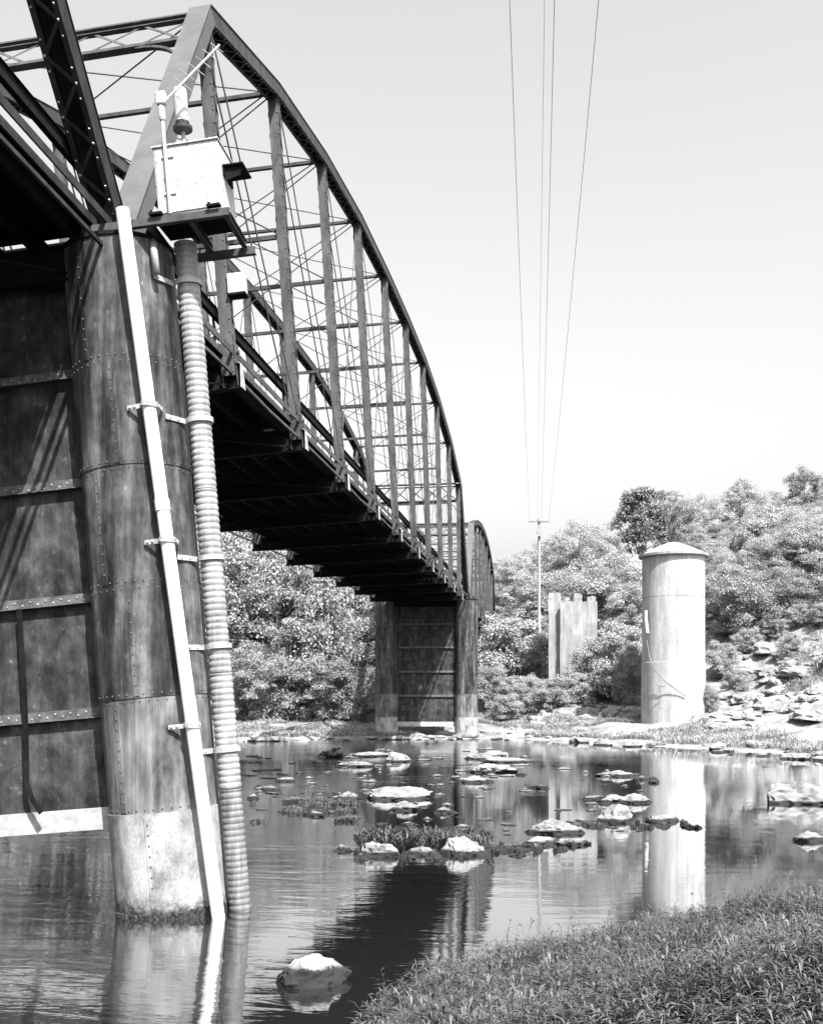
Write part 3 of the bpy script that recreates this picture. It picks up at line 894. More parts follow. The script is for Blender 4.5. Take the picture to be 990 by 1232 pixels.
# ------------------------------------------------------------------ round tower
TD = 88.0
tp = px_depth(810, TD)
tz = ground_z(tp.x, tp.y) - 0.3
root = thing('round_tower', (tp.x, tp.y, tz), 'tall round pale concrete tower with a conical cap on the far bank', 'tower')
zt = EYE + (HOR - 671) / F_PX * TD
R = 2.5
cuts = [tz, EYE + (HOR - 797) / F_PX * TD, EYE + (HOR - 720) / F_PX * TD, zt]
for k in range(3):
    m = MB()
    r = R + (0.06 if k == 0 else 0.0)
    m.lathe([(r - 0.05, cuts[k]), (r, cuts[k] + .02), (r, cuts[k + 1] - .03), (r - 0.05, cuts[k + 1])], (tp.x, tp.y, 0), 64)
    o = m.build('shaft', M['concrete'], root, smooth='sharp')
m = MB(); m.lathe([(2.76, zt - 0.02), (2.8, zt + 0.02), (2.78, zt + 0.2)], (tp.x, tp.y, 0), 64)
cap = m.build('cap', M['concrete_old'], root)
m = MB(); m.lathe([(2.72, zt + 0.201), (1.4, zt + 0.85), (0.5, zt + 1.2), (0.08, zt + 1.28)], (tp.x, tp.y, 0), 64); m.build('roof_cone', M['concrete_old'], cap)
# broken downpipe and a hanging cable on its left
m = MB(); q = lambda px, py, d=TD - 2.6: px_depth(px, d, EYE + (HOR - py) / F_PX * d)
m.tube([q(777, 735, TD - 1.2), q(777, 745, TD - 1.3), q(779, 762, TD - 1.5)], 0.14, 8); m.build('spout', M['box_white'], root)
m = MB(); m.tube([q(778, 770, TD - 1.4), q(781, 790, TD - 1.7), q(788, 806, TD - 2.2), q(800, 820, TD - 2.75), q(812, 829, TD - 2.8), q(825, 838, TD - 2.7)], 0.045, 6)
m.build('hanging_cable', M['wire'], root)
m = MB(); m.tube([q(783, 800, TD - 1.9), q(786, 816, TD - 2.1), q(792, 826, TD - 2.5), q(801, 826, TD - 2.8)], 0.03, 6)
m.build('hanging_cable', M['wire'], root)

# concrete ruin with a notched top
D1 = 104.0
rp = px_depth(688, D1)
rz = ground_z(rp.x, rp.y)
root = thing('ruined_abutment', (rp.x, rp.y, rz), 'pale ruined concrete abutment with a notched top behind the shrubs', 'ruin')
pxm = D1 / F_PX
def rbox(mb, px0, px1, y0, y1, d0, d1):
    a = [px_depth(px0, d0), px_depth(px1, d0), px_depth(px1, d1), px_depth(px0, d1)]
    z0 = EYE + (HOR - y1) * pxm; z1 = EYE + (HOR - y0) * pxm
    mb.add([(p.x, p.y, z0) for p in a] + [(p.x, p.y, z1) for p in a], [(0,3,2,1),(4,5,6,7),(0,1,5,4),(1,2,6,5),(2,3,7,6),(3,0,4,7)])
def rough(o, amp=0.16, cuts=9):
    import bmesh
    bm = bmesh.new(); bm.from_mesh(o.data)
    bmesh.ops.subdivide_edges(bm, edges=bm.edges[:], cuts=cuts, use_grid_fill=True)
    for v in bm.verts:
        q_ = v.co
        v.co = q_ + Vector((mn.noise(q_ * 0.9), mn.noise(q_ * 0.9 + Vector((9, 0, 0))), mn.noise(q_ * 1.1 + Vector((0, 9, 0))))) * amp * 1.6 \
               + Vector((mn.noise(q_ * 2.9), mn.noise(q_ * 2.9 + Vector((5, 0, 0))), mn.noise(q_ * 3.1 + Vector((0, 5, 0))))) * amp
    bm.to_mesh(o.data); bm.free()
m = MB(); rbox(m, 660, 718, 724, 858, D1, D1 + 3); rough(m.build('wall', M['concrete_old'], root), 0.07)
m = MB(); rbox(m, 674, 684, 726, 857, D1 - 0.75, D1 - 0.3); rough(m.build('buttress', M['concrete_old'], root), 0.05, 6)
for a, b, t in ((660, 674, 713), (679, 684, 718.5), (690, 700, 714), (706, 716, 718)):
    m = MB(); rbox(m, a, b, t, 723.9, D1 + 0.05, D1 + 2.9); rough(m.build('merlon', M['concrete_old'], root), 0.06, 3)

# abutment carrying the far end of the third span
ye = YF + 48
root = thing('bridge_abutment', (X0 - SP / 2, ye, 8), 'rough concrete abutment in the undergrowth under the end of the farthest span', 'abutment')
m = MB(); m.box((X0 - SP - 1, ye - 0.6, 4), (X0 + 1, ye + 2, ZPT + .06)); m.build('wall', M['concrete_old'], root, bevel=0.1)

# utility pole and wires
D2 = 112.0
pz = lambda py, d=D2: EYE + (HOR - py) / F_PX * d
pp = px_depth(648.5, D2); pg = ground_z(pp.x, pp.y)
root = thing('utility_pole', (pp.x, pp.y, pg), 'tall thin wooden utility pole with one crossarm behind the ruin', 'utility pole')
m = MB(); m.tube([(pp.x, pp.y, pg - 0.4), (pp.x, pp.y, pz(624))], [0.19, 0.13], 10); m.build('pole', M['pole'], root)
m = MB(); m.bar(px_depth(635.5, D2 - .2, pz(628)), px_depth(661.5, D2 - .2, pz(628)), 0.1, 0.13, (0, 1, 0)); m.build('crossarm', M['bark'], root)
m = MB(); m.bar(px_depth(649, D2 - .25, pz(646)), px_depth(649, D2 - .25, pz(633)), 0.35, 0.35, (0, 1, 0)); m.build('transformer', M['galv'], root)
WD = 24.0
for (pxt, pxp, pyp, lab) in ((613, 637, 625, 'leftmost thin power line rising from the pole out of the top of the picture'),
                             (655, 646, 640, 'faint second power line from the left, closest to the middle pair'),
                             (667, 651, 624.5, 'third power line from the left rising from the pole top'),
                             (720, 660, 625, 'rightmost thin power line slanting up to the top edge')):
    a = px_depth(pxp, D2 - .2, pz(pyp)); 
    ins = MB(); ins.tube([a + Vector((0, 0, -0.22)), a + Vector((0, 0, 0.02))], 0.05, 6); ins.build('insulator', M['box_white'], root)
    b = px_depth(pxt, WD, EYE + HOR / F_PX * WD)
    # continue behind the camera along the same heading
    hd = Vector((b.x - a.x, b.y - a.y, 0)); Lh = hd.length
    pts = []
    for t in np.linspace(0, 1.55, 60):
        h = a + hd * t
        # parabola through a (t=0) and b (t=1) rising again behind the camera
        z = a.z + (b.z - a.z) * t - 2.6 * t * (1 - t) * 1.0
        pts.append((h.x, h.y, z))
    m = MB(); m.tube(pts, 0.008 if pxt != 655 else 0.005, 5)
    tag(m.build('power_line', M['wire']), lab, 'power line', 'overhead wires')

# ------------------------------------------------------------------ rocks
def rock_mesh(seed, sx, sy, sz, mat, sub=3, rough=0.35, low=-0.4):
    import bmesh
    bm = bmesh.new()
    bmesh.ops.create_icosphere(bm, subdivisions=sub, radius=1.0)
    off = Vector((seed * 13.7, seed * 5.3, seed * 2.9))
    rs = random.Random(seed)
    # a few cleavage planes chip the dome into facets
    planes = []
    for _ in range(7):
        n = Vector((rs.uniform(-1, 1), rs.uniform(-1, 1), rs.uniform(0.0, 1.0))).normalized()
        planes.append((n, rs.uniform(0.62, 0.9)))
    for v in bm.verts:
        d = v.co.normalized()
        k = 1 + rough * mn.noise(d * 1.1 + off) + rough * 0.6 * mn.noise(d * 2.7 + off)
        c = d * k
        for n, h in planes:
            e = c.dot(n) - h
            if e > 0: c -= n * e * 0.85
        c += d * (rough * 0.28 * mn.noise(d * 6 + off) + rough * 0.16 * mn.noise(d * 13 + off))
        c.z = max(c.z, low)
        v.co = Vector((c.x * sx, c.y * sy, c.z * sz))
    me = bpy.data.meshes.new('rock'); bm.to_mesh(me); bm.free()
    me.materials.append(mat)
    return me

ORD_ = ['by the islet end', 'before the wedge rock', 'above the tower reflection', 'beyond midstream', 'under the islet']
RIV = 'rocks breaking the water surface'
ROCKS = [  # px, py of base, width px, height px, material, label
 (368, 1188, 86, 40, 'boulder', 'large pale boulder in the dark water near the foreground grass'),
 (457, 1031, 50, 20, 'rock', 'rounded pale rock at the front left of the grassy islet'),
 (413, 1025, 24, 9, 'rock', 'small pale rock at the left tip of the grassy islet'),
 (509, 1030, 42, 12, 'rock', 'low pale rock at the front middle of the grassy islet'),
 (564, 1030, 52, 22, 'rock', 'broad pale rock at the right end of the grassy islet'),
 (620, 1027, 60, 8, 'rock_dark', 'dark flat ledge just right of the grassy islet'),
 (419, 962, 28, 11, 'rock', 'pale round rock left of the long flat slab'),
 (477, 963, 84, 15, 'rock', 'long flat pale slab in midstream behind the grassy islet'),
 (487, 976, 36, 11, 'rock', 'pale rock in front of the long flat slab'),
 (534, 979, 27, 9, 'rock', 'small pale rock right of the long flat slab'),
 (481, 917, 32, 13, 'rock', 'small pointed pale rock in front of the distant pier'),
 (423, 923, 40, 8, 'rock', 'wedge shaped pale rock left of the pointed one'),
 (397, 911, 34, 10, 'rock_dark', 'dark low rock at the left of the far riffle'),
 (442, 911, 54, 6, 'rock', 'thin pale ledge behind the wedge shaped rock'),
 (584, 914, 52, 9, 'rock', 'pale ledge below the right column of the distant pier'),
 (618, 918, 62, 5, 'rock', 'thin low pale ledge reaching right from the distant pier'),
 (586, 930, 56, 10, 'rock', 'pale rock in the riffle, nearer than the ledge by the distant pier'),
 (570, 942, 46, 9, 'rock', 'pale rock right of the far pier reflection, nearest of the riffle group'),
 (548, 938, 14, 6, 'rock', 'tiny pale rock at the left of the riffle group'),
 (626, 933, 14, 4, 'rock', 'tiny pale rock right of the riffle group'),
 (322, 951, 22, 7, 'rock', 'small pale rock in the shallows right of the corrugated pipe'),
 (343, 941, 24, 6, 'rock', 'low pale rock behind the small one near the corrugated pipe'),
 (305, 962, 16, 7, 'rock', 'small rock touching the view of the corrugated pipe'),
 (382, 983, 26, 8, 'rock', 'low mottled rock in the weedy shallows left of midstream'),
 (352, 966, 20, 5, 'rock_dark', 'low dark rock in the weedy shallows'),
 (669, 1004, 62, 19, 'rock', 'bright wedge rock in the middle of the river right of the islet'),
 (650, 1018, 52, 10, 'rock', 'low pale rock in front of the bright wedge rock'),
 (690, 1018, 44, 10, 'rock', 'low pale rock right of and below the bright wedge rock'),
 (655, 1023, 118, 7, 'rock_dark', 'long dark weedy ledge in front of the bright wedge rock'),
 (741, 990, 52, 22, 'rock', 'high pale rock in midstream left of the tower reflection'),
 (798, 990, 42, 11, 'rock', 'flat pale rock just above the tower reflection'),
 (765, 993, 130, 6, 'rock_dark', 'long dark weedy ledge joining the midstream rocks above the tower reflection'),
 (766, 967, 34, 12, 'rock', 'slanted pale rock behind the high midstream rock'),
 (738, 967, 40, 10, 'rock', 'pale rock left of the slanted one behind the high midstream rock'),
 (716, 963, 34, 6, 'rock', 'low rock at the left end of the rear midstream row'),
 (651, 949, 28, 4, 'rock_dark', 'thin dark flat rock alone in the smooth far water'),
 (745, 935, 46, 8, 'rock', 'isolated low pale rock in far midstream'),
 (788, 939, 50, 4, 'rock_dark', 'thin dark ledge right of the isolated far rock'),
 (972, 968, 96, 28, 'rock', 'big pale sloping boulder at the right edge of the river'),
 (974, 1013, 36, 13, 'rock', 'small pale rock with dark base below the big right edge boulder'),
 (836, 997, 26, 4, 'rock_dark', 'thin dark flat rock at the right end of the midstream ledge'),
 (500, 1032, 150, 7, 'rock_dark', 'low dark weedy shelf under the grassy islet'),
]
def low_stone(px, py, wpx, hpx, mat, seed, lab, group):
    p, d = px_water(px, py)
    wdt = wpx * d / F_PX / 2; hgt = hpx * d / F_PX
    me = rock_mesh(seed, wdt, wdt * random.uniform(0.5, 0.9), hgt * 1.6, M[mat], 3, 0.75)
    o = put('river_rock', me, None, (p.x, p.y, -hgt * 0.35)); o.rotation_euler.z = random.uniform(0, 6.3)
    tag(o, lab, 'rock', group)
LEDGES = [r for r in ROCKS if r[4] == 'rock_dark' and r[2] >= 50]
ROCKS = [r for r in ROCKS if r not in LEDGES]
for j, (px, py, wpx, hpx, mat, lab) in enumerate(LEDGES):
    for q in range(int(wpx / 8) + 2):
        low_stone(px + random.uniform(-.5, .5) * wpx, py + random.uniform(-5, 4), random.choice((8, 12, 16, 22)), random.uniform(0.4, 0.9) * min(hpx, 7), mat, 300 + j * 40 + q,
                  lab.replace('ledge', 'stone of the ledge').replace('shelf', 'stone of the shelf'), 'dark ledge stones %s' % ORD_[j])
RIF = [((295, 440), (905, 990), 55, 'small low stone in the shallow riffle right of the corrugated pipe'), ((430, 640), (900, 955), 50, 'small low stone in the far riffle before the distant pier'),
       ((640, 780), (925, 1005), 30, 'small low stone in the midstream row left of the big edge boulder'), ((400, 620), (950, 1005), 28, 'small low stone between the long slab and the grassy islet')]
for j, (xr_, yr_, cnt, lab) in enumerate(RIF):
    for q in range(cnt):
        low_stone(random.uniform(*xr_), random.uniform(*yr_), random.choice((10, 13, 17, 22, 30)), random.uniform(0.7, 2.0), 'shoal', 600 + (j * 60 + q) % 40, lab, 'small stones in the riffles')
for i, (px, py, wpx, hpx, mat, lab) in enumerate(ROCKS):
    p, d = px_water(px, py)
    wdt = wpx * d / F_PX / 2
    hgt = hpx * d / F_PX
    deep = wdt * (0.75 if hpx > 9 else 0.6)
    if wpx > 100: deep = wdt * 0.3
    p = p + cw(0, deep * 0.6) - cw(0, 0)
    if mat == 'rock_dark':
        me = rock_mesh(i + 1, wdt * 1.1, deep * 1.2, hgt * 1.9, M[mat], 4, 0.9)
        o = put('river_rock', me, None, (p.x, p.y, -hgt * 0.55))
    else:
        me = rock_mesh(i + 1, wdt * 1.12, deep, hgt * 1.0, M[mat], 4, 0.6 if hpx < 12 else 0.38)
        o = put('river_rock', me, None, (p.x, p.y, -0.03))
    o.rotation_euler.z = YAW + random.uniform(-0.2, 0.2)
    tag(o, lab, 'rock', RIV)
# shore rocks
shore = [rock_mesh(100 + k, 1, 1, 0.8, M['rock'], 3, 0.7) for k in range(7)]
def shore_rock(px, d, s, lab, flat=0.5):
    p = px_depth(px, d)
    z = ground_z(p.x, p.y)
    o = put('shore_rock', random.choice(shore), None, (p.x, p.y, max(z, -0.05) - 0.02 - 0.16 * max(0.0, s - 0.5)))
    o.scale = (s * random.uniform(0.8, 1.5), s * random.uniform(0.6, 1.0), s * random.uniform(0.7, 1.2) * flat)
    o.rotation_euler = (random.uniform(-.1, .1), random.uniform(-.1, .1), random.uniform(0, 6.3))
    return tag(o, lab, 'rock', 'pale stones along the far shore')
for i in range(145):
    px = random.uniform(285, 1010)
    th = math.degrees(math.atan((px - CX) / F_PX))
    d = lerp_tab(th, FAR_SHORE) * math.cos(math.radians(th)) + random.uniform(-2.5, 5) * (1.5 if px > 600 else 0.8)
    shore_rock(px, d, random.choice((0.16, 0.2, 0.25, 0.3, 0.4, 0.5, 0.7)), 'pale weathered stone strewn along the far shoreline', 0.75)
for i in range(45):
    shore_rock(random.uniform(850, 1010), random.uniform(78, 100), random.choice((0.3, 0.4, 0.5, 0.7, 1.0, 1.4)), 'broken pale stone on the slope right of the round tower', 0.8)
for i in range(20):
    shore_rock(random.uniform(590, 760), random.uniform(91, 101), random.uniform(0.3, 1.0), 'broken pale stone on the slope left of the round tower', 0.8)

for i in range(24):
    shore_rock(random.uniform(640, 752), random.uniform(91, 98), random.choice((0.5, 0.8, 1.1, 1.5)), 'bleached boulder in the rubble between the distant pier and the round tower', 0.8)
for i in range(55):
    shore_rock(random.uniform(855, 1010), random.uniform(76, 98), random.choice((0.4, 0.6, 0.8, 1.1, 1.4)), 'bleached boulder on the rocky slope right of the round tower', 0.75)

# ------------------------------------------------------------------ foliage
def leaf_cards(cen, nrm, ln, wd, fold=0.18):
    """folded lozenge leaves: centres, facing normals, lengths, widths -> V, F"""
    N = len(cen)
    r = rng.normal(size=(N, 3)); r -= nrm * (r * nrm).sum(1, keepdims=True)
    r /= np.linalg.norm(r, axis=1, keepdims=True) + 1e-9
    s = np.cross(nrm, r)
    ln = ln[:, None]; wd = wd[:, None]
    a = cen - r * ln / 2; b = cen + s * wd / 2 + nrm * wd * fold; c = cen + r * ln / 2 - nrm * ln * 0.1; d = cen - s * wd / 2 + nrm * wd * fold
    V = np.stack([a, b, c, d], 1).reshape(-1, 3)
    F = np.arange(4 * N).reshape(-1, 4)
    return V, F

def unit(n):
    v = rng.normal(size=(n, 3)); return v / np.linalg.norm(v, axis=1, keepdims=True)

def crown_mesh(name, H, W, z0, clumps, per, leaf, mat, gap=0.0, clump_r=0.17):
    """crown of height H*(1-z0), half-width W; returns mesh and clump centres (unit: metres)"""
    cs, V, F, nv = [], [], [], 0
    hc = H * (1 - z0) / 2; zc = H * z0 + hc
    k = 0
    while len(cs) < clumps:
        d = unit(1)[0]
        rr = rng.uniform(0.45, 1.0) ** 0.5 if rng.random() < 0.85 else rng.uniform(0.1, 0.6)
        taper = 1.0 - 0.35 * max(0, d[2]) * 0.6
        c = np.array([d[0] * W * rr * taper, d[1] * W * rr * taper, zc + d[2] * hc * rr])
        c[:2] += rng.normal(size=2) * W * 0.12
        cs.append(c)
    for c in cs:
        R = W * clump_r * rng.uniform(0.45, 1.9)
        n = int(per * min(2.2, (R / (W * clump_r)) ** 1.6) * rng.uniform(0.6, 1.2)) + 8
        u = unit(n)
        u[:, 2] = np.where(u[:, 2] < -0.3, -u[:, 2], u[:, 2])
        rad = R * (rng.uniform(0.15, 1.0, n) ** 0.6 * rng.uniform(0.8, 1.3, n))[:, None] * np.array([rng.uniform(0.9, 1.5), rng.uniform(0.9, 1.5), rng.uniform(0.55, 1.1)])
        cen = c + u * rad
        nr = u * 0.8 + np.array([0, 0, 0.5]) + rng.normal(size=(n, 3)) * 0.45
        nr /= np.linalg.norm(nr, axis=1, keepdims=True)
        l = leaf * rng.uniform(0.4, 1.7, n)
        v, f = leaf_cards(cen, nr, l, l * rng.uniform(0.45, 0.7, n))
        V.append(v); F.append(f + nv); nv += len(v)
    return np_mesh(name, np.concatenate(V), np.concatenate(F), mat), cs

def trunk_mesh(H, W, z0, cs, r0, limbs=14):
    m = MB()
    pts = [Vector((0, 0, -0.5))]; 
    n = 7
    for i in range(1, n + 1):
        t = i / n
        pts.append(Vector((rng.normal() * 0.12 * t * W * 0.3, rng.normal() * 0.12 * t * W * 0.3, H * 0.85 * t)))
    m.tube(pts, [r0 * (1.15 - 0.95 * i / n) for i in range(n + 1)], 8)
    idx = rng.permutation(len(cs))[:limbs]
    for i in idx:
        c = Vector(cs[i]); t = min(0.85, max(0.2, (c.z / H) - rng.uniform(0.12, 0.25)))
        k = t / 0.85 * n; a = pts[int(k)].lerp(pts[min(n, int(k) + 1)], k - int(k))
        mid = a.lerp(c, 0.5) + Vector((0, 0, -0.04 * H)) + Vector(rng.normal(size=3)) * 0.02 * H
        m.tube([a, mid, c], [r0 * 0.35, r0 * 0.22, r0 * 0.08], 5)
    me = bpy.data.meshes.new('trunk'); me.from_pydata(m.v, [], m.f); me.materials.append(M['bark'])
    return me

# unit trees of 10 m, scaled per placement
kinds = {}
def add_kind(key, mat, H=10, W=4.2, z0=0.12, clumps=90, per=110, leaf=0.34, limbs=16, clump_r=0.16):
    crown, cs = crown_mesh('crown', H, W, z0, clumps, per, leaf, mat, clump_r=clump_r)
    kinds[key] = (crown, trunk_mesh(H, W, z0, cs, 0.2, limbs), H)
add_kind('pale_a', M['leaf_pale'], W=4.0, clumps=140, per=200, leaf=0.17)
add_kind('pale_b', M['leaf_pale'], W=3.4, z0=0.08, clumps=130, per=200, leaf=0.16)
add_kind('mid_a', M['leaf'], W=4.4, z0=0.15, clumps=130, per=190, leaf=0.18)
add_kind('mid_b', M['leaf'], W=3.6, z0=0.05, clumps=130, per=190, leaf=0.17)
add_kind('dark_a', M['leaf_dark'], W=4.0, z0=0.2, clumps=80, per=130, leaf=0.3)
add_kind('bush', M['leaf'], H=10, W=5.5, z0=0.0, clumps=190, per=200, leaf=0.22, limbs=20, clump_r=0.15)
add_kind('bush_pale', M['leaf_pale'], H=10, W=6.0, z0=0.0, clumps=130, per=190, leaf=0.3, limbs=20, clump_r=0.15)

ORD = ['first', 'second', 'third', 'fourth', 'fifth', 'sixth', 'seventh', 'eighth', 'ninth', 'tenth', 'eleventh', 'twelfth', 'thirteenth', 'fourteenth',
       'fifteenth', 'sixteenth', 'seventeenth', 'eighteenth', 'nineteenth', 'twentieth']
def tree(name, kind, px, d, top_py, wide, label, cat, group):
    p = px_depth(px, d); z = ground_z(p.x, p.y)
    ht = max(EYE + (HOR - top_py) / F_PX * d - z, 2.4)
    crown, trunk, H = kinds[kind]
    s = ht / H
    root = thing(name, (p.x, p.y, z - 0.1), label, cat, group)
    root.scale = (s * wide, s * wide, s)
    root.rotation_euler.z = random.uniform(0, 6.28)
    put('crown', crown, root); put('trunk', trunk, root)
    return root

sky_row = [(606, 138, 672, 'pale_b', 1.0), (632, 140, 664, 'pale_a', 0.9), (664, 142, 648, 'pale_b', 1.0), (697, 138, 630, 'pale_a', 0.9), (730, 146, 640, 'mid_b', 0.9),
           (776, 152, 586, 'dark_a', 0.75), (812, 156, 592, 'mid_a', 0.7), (846, 152, 598, 'pale_a', 0.75), (890, 158, 576, 'pale_b', 0.85), (930, 154, 592, 'pale_a', 0.8),
           (968, 146, 562, 'mid_b', 0.8), (1012, 148, 566, 'mid_a', 0.8), (1060, 150, 575, 'pale_a', 0.9)]
for i, (px, d, ty, k, wd) in enumerate(sky_row):
    tree('hillside_tree', k, px, d, ty, wd, f'{"dark round" if k == "dark_a" else "tall leafy"} tree on the hill skyline, {ORD[i]} from the left', 'tree', 'trees on the right hillside')
mid_row = [(640, 122, 690, 'pale_b', 1.1), (676, 121, 686, 'pale_a', 1.1), (705, 118, 692, 'mid_b', 1.0), (740, 117, 668, 'pale_a', 1.0), (762, 112, 700, 'pale_b', 1.0),
           (862, 122, 650, 'pale_b', 0.9), (884, 114, 688, 'pale_a', 1.0), (915, 120, 646, 'pale_a', 0.9), (948, 112, 690, 'pale_b', 1.0), (985, 118, 640, 'mid_b', 0.9), (1020, 112, 680, 'pale_a', 1.0)]
for i, (px, d, ty, k, wd) in enumerate(mid_row):
    tree('hillside_tree', k, px, d, ty, wd, f'pale leafy tree in the lower hillside row, {ORD[i]} from the left', 'tree', 'trees on the right hillside')
shrubs = [(590, 106, 800, 'bush_pale', 0.8), (608, 99, 835, 'bush_pale', 1.0), (634, 103, 812, 'bush_pale', 0.8), (666, 99, 815, 'bush_pale', 0.9), (690, 99, 808, 'bush_pale', 0.8), (708, 104, 795, 'bush_pale', 0.6),
          (722, 101, 765, 'bush_pale', 0.7), (745, 99, 750, 'bush_pale', 0.7), (762, 95, 775, 'bush', 0.5), (852, 87, 825, 'bush', 0.6), (868, 98, 772, 'bush_pale', 0.8),
          (885, 92, 842, 'bush_pale', 0.8), (900, 103, 755, 'bush_pale', 0.9), (930, 105, 750, 'bush_pale', 0.9), (950, 96, 805, 'bush_pale', 0.7), (962, 105, 742, 'bush_pale', 0.9), (992, 103, 750, 'bush_pale', 1.0)]
for i, (px, d, ty, k, wd) in enumerate(shrubs):
    tree('bank_shrub', k, px, d, ty, wd, f'leafy shrub on the far bank right of the bridge, {ORD[i]} from the left', 'shrub', 'shrubs on the far bank')
left_row = [(-60, 104, 480, 'mid_a', 0.7), (10, 108, 500, 'mid_b', 0.7), (80, 100, 480, 'mid_a', 0.7), (150, 104, 520, 'mid_b', 0.8), (215, 100, 640, 'mid_a', 1.0), (285, 104, 628, 'bush', 0.6), (330, 101, 690, 'mid_b', 0.95), (372, 103, 655, 'bush', 0.6), (415, 101, 700, 'bush', 0.75), (455, 106, 705, 'mid_a', 0.8),
            (310, 97, 770, 'bush', 0.8), (350, 98, 800, 'bush_pale', 0.8), (398, 97, 775, 'bush', 0.75), (440, 97, 800, 'bush', 0.8), (500, 120, 745, 'mid_b', 1.0), (540, 125, 750, 'mid_a', 1.0)]
for i, (px, d, ty, k, wd) in enumerate(sorted(left_row)):
    tree('riverside_tree', k, px, d, ty, wd, f'bushy tree seen under the bridge on the far bank, {ORD[i]} from the left', 'tree', 'trees beyond the bridge on the left')

# scrub filling the hillside
for i in range(64):
    px = random.uniform(838, 1030) if i < 48 else random.uniform(585, 760)
    d = random.uniform(103, 150)
    p = px_depth(px, d); z = ground_z(p.x, p.y)
    h = random.uniform(4.5, 8.5)
    if px < 800 and d < 112: continue
    py = HOR - (z + h - EYE) * F_PX / d
    if py < (600 if px > 830 else 690): continue
    side = 'right' if px > 800 else 'left'
    tree('hillside_scrub', random.choice(('bush_pale', 'pale_b', 'pale_a', 'mid_b', 'bush')), px, d, py, random.uniform(0.8, 1.1),
         f'scrubby pale tree in the hillside thicket {side} of the round tower', 'tree', f'hillside thicket {side} of the tower')

# low weeds over the far bank
def scatter_blades(name, n, region, hmin, hmax, mat, wfac, label, cat, lean=0.5, per=7):
    V, F, nv = [], [], 0
    cen, dirs, lens = [], [], []
    tries = 0
    while len(cen) < n and tries < n * 6:
        tries += 1
        q = region()
        if q is None: continue
        cen.append(q)
    cen = np.array(cen); N = len(cen)
    allV, allF, nv = [], [], 0
    for k in range(per):
        az = rng.uniform(0, 2 * np.pi, N); ln = rng.uniform(0.1, lean, N); h = rng.uniform(hmin, hmax, N)
        out = np.stack([np.cos(az), np.sin(az), np.zeros(N)], 1)
        base = cen + out * rng.uniform(0, 0.1, N)[:, None] * h[:, None]
        mid = base + out * (h * ln * 0.4)[:, None] + np.array([0, 0, 1]) * (h * 0.6)[:, None]
        tip = base + out * (h * ln * 1.2)[:, None] + np.array([0, 0, 1]) * (h * rng.uniform(0.75, 1.0, N))[:, None]
        sd = np.stack([-np.sin(az), np.cos(az), np.zeros(N)], 1) * (h * wfac)[:, None]
        v = np.stack([base, mid - sd, tip, mid + sd], 1).reshape(-1, 3)
        allV.append(v); allF.append(np.arange(4 * N).reshape(-1, 4) + nv); nv += 4 * N
    me = np_mesh(name, np.concatenate(allV), np.concatenate(allF), mat)
    return tag(put(name, me), label, cat, kind='stuff')

def far_region():
    px = random.uniform(270, 1010)
    th = math.degrees(math.atan((px - CX) / F_PX))
    sh = lerp_tab(th, FAR_SHORE) * math.cos(math.radians(th))
    d = sh + random.uniform(1.5, 34) if random.random() < 0.75 else sh * 0 + random.uniform(84, 104)
    if d < sh + 1: return None
    p = px_depth(px, d)
    if mn.noise((p.x * 0.13, p.y * 0.13, 4.4)) < (0.05 if px > 850 else -0.2): return None
    z = ground_z(p.x, p.y)
    if z < 0.15: return None
    return (p.x, p.y, z - 0.03)
scatter_blades('bank_weeds', 34000, far_region, 0.15, 0.5, M['weed'], 0.07, 'pale dry weeds covering the far bank', 'weeds', 0.9, 6)

# islet grass
def islet_region():
    px = random.uniform(425, 592); 
    t = (px - 425) / 167
    p, d = px_water(px, 1024 + random.uniform(-6, 5))
    p = p + (cw(0, random.uniform(0.1, 1.4)) - cw(0, 0))
    if random.random() > 0.45 + 0.55 * math.sin(math.pi * min(1, t * 1.1)): return None
    return (p.x, p.y, random.uniform(0.02, 0.14))
scatter_blades('islet_grass', 430, islet_region, 0.10, 0.34, M['grass'], 0.055, 'tuft of leafy grass growing on the low rocky islet in midstream', 'grass', 1.0, 8)
def shallows_region():
    px = random.uniform(300, 430); py = random.uniform(955, 990)
    p, d = px_water(px, py)
    if mn.noise((p.x * 0.5, p.y * 0.5, 9)) < 0.08: return None
    return (p.x, p.y, -0.01)
scatter_blades('shallows_weed', 900, shallows_region, 0.05, 0.14, M['grass'], 0.1, 'low water weed in the shallows behind the corrugated pipe', 'weeds', 1.4, 6)

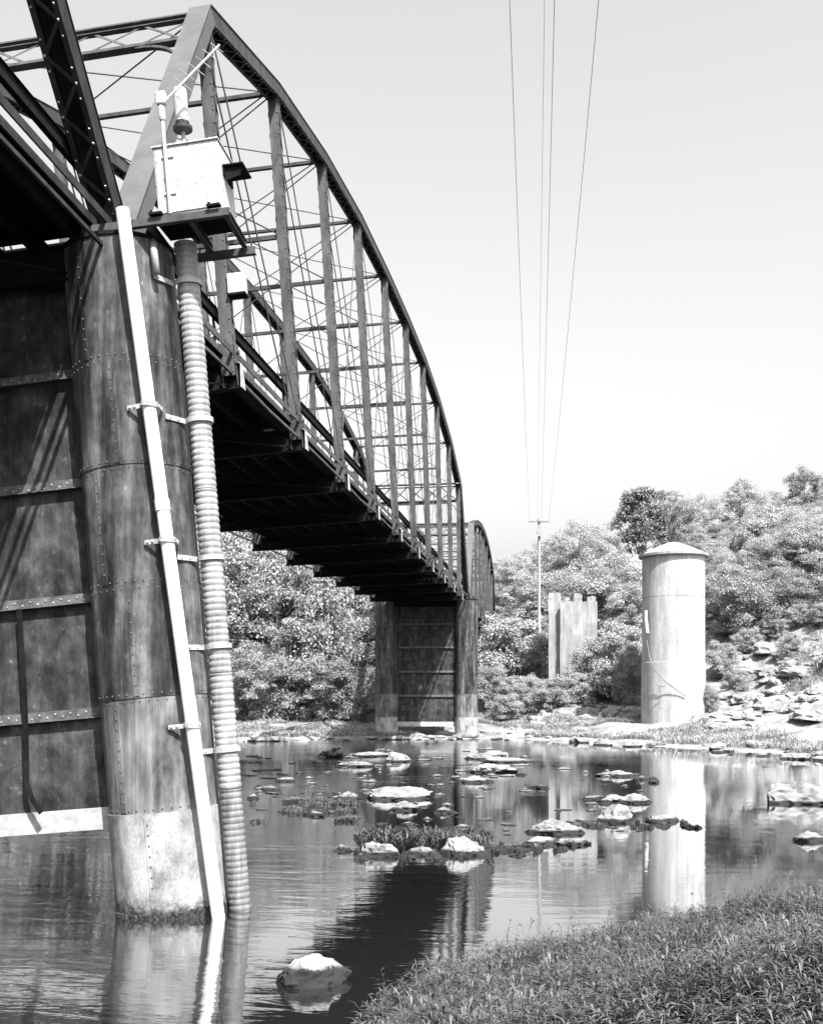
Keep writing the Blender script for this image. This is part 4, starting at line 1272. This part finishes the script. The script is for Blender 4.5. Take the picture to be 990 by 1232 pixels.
# foreground grass: stems carrying short blades
def bank_grass():
    base = []
    while len(base) < 25000:
        th = random.uniform(-7, 25)
        rn = lerp_tab(th, NEAR_SHORE)
        r = math.sqrt(random.uniform(5.2 ** 2, (rn + 0.1) ** 2))
        p = cw(math.sin(math.radians(th)) * r, math.cos(math.radians(th)) * r)
        z = ground_z(p.x, p.y)
        if z < 0.02: continue
        base.append((p.x, p.y, z - 0.02))
    B = np.array(base); N = len(B)
    H = rng.uniform(0.36, 0.62, N) * (0.85 + 0.6 * np.array([mn.noise((b[0] * 0.7, b[1] * 0.7, 2)) for b in base])) * np.where(rng.random(N) < 0.03, 1.3, 1.0)
    az = rng.uniform(0, 2 * np.pi, N); tilt = rng.uniform(0.05, 0.45, N)
    D = np.stack([np.cos(az) * tilt, np.sin(az) * tilt, np.ones(N)], 1)
    V, F, nv = [], [], 0
    # stems
    sd = np.stack([-np.sin(az), np.cos(az), np.zeros(N)], 1) * 0.004
    T = B + D * H[:, None]
    v = np.stack([B - sd, B + sd, T + sd * 0.4, T - sd * 0.4], 1).reshape(-1, 3)
    V.append(v); F.append(np.arange(4 * N).reshape(-1, 4)); nv = 4 * N
    for k in range(12):
        f = rng.uniform(0.5, 1.0, N)
        a = rng.uniform(0, 2 * np.pi, N)
        out = np.stack([np.cos(a), np.sin(a), np.zeros(N)], 1)
        L_ = rng.uniform(0.05, 0.115, N)[:, None]
        up = rng.uniform(0.1, 1.1, N)[:, None]
        st = B + D * (H * f)[:, None]
        mid = st + out * L_ * 0.5 + np.array([0, 0, 1]) * L_ * up * 0.5
        tip = st + out * L_ + np.array([0, 0, 1]) * L_ * (up * 0.7 - 0.15)
        wv = np.stack([-np.sin(a), np.cos(a), np.zeros(N)], 1) * rng.uniform(0.0042, 0.0085, N)[:, None]
        v = np.stack([st, mid - wv, tip, mid + wv], 1).reshape(-1, 3)
        V.append(v); F.append(np.arange(4 * N).reshape(-1, 4) + nv); nv += 4 * N
    me = np_mesh('bank_grass', np.concatenate(V), np.concatenate(F), M['grass'])
    tag(put('bank_grass', me), 'dense leafy grass covering the near bank in the right foreground', 'grass', kind='stuff')
bank_grass()
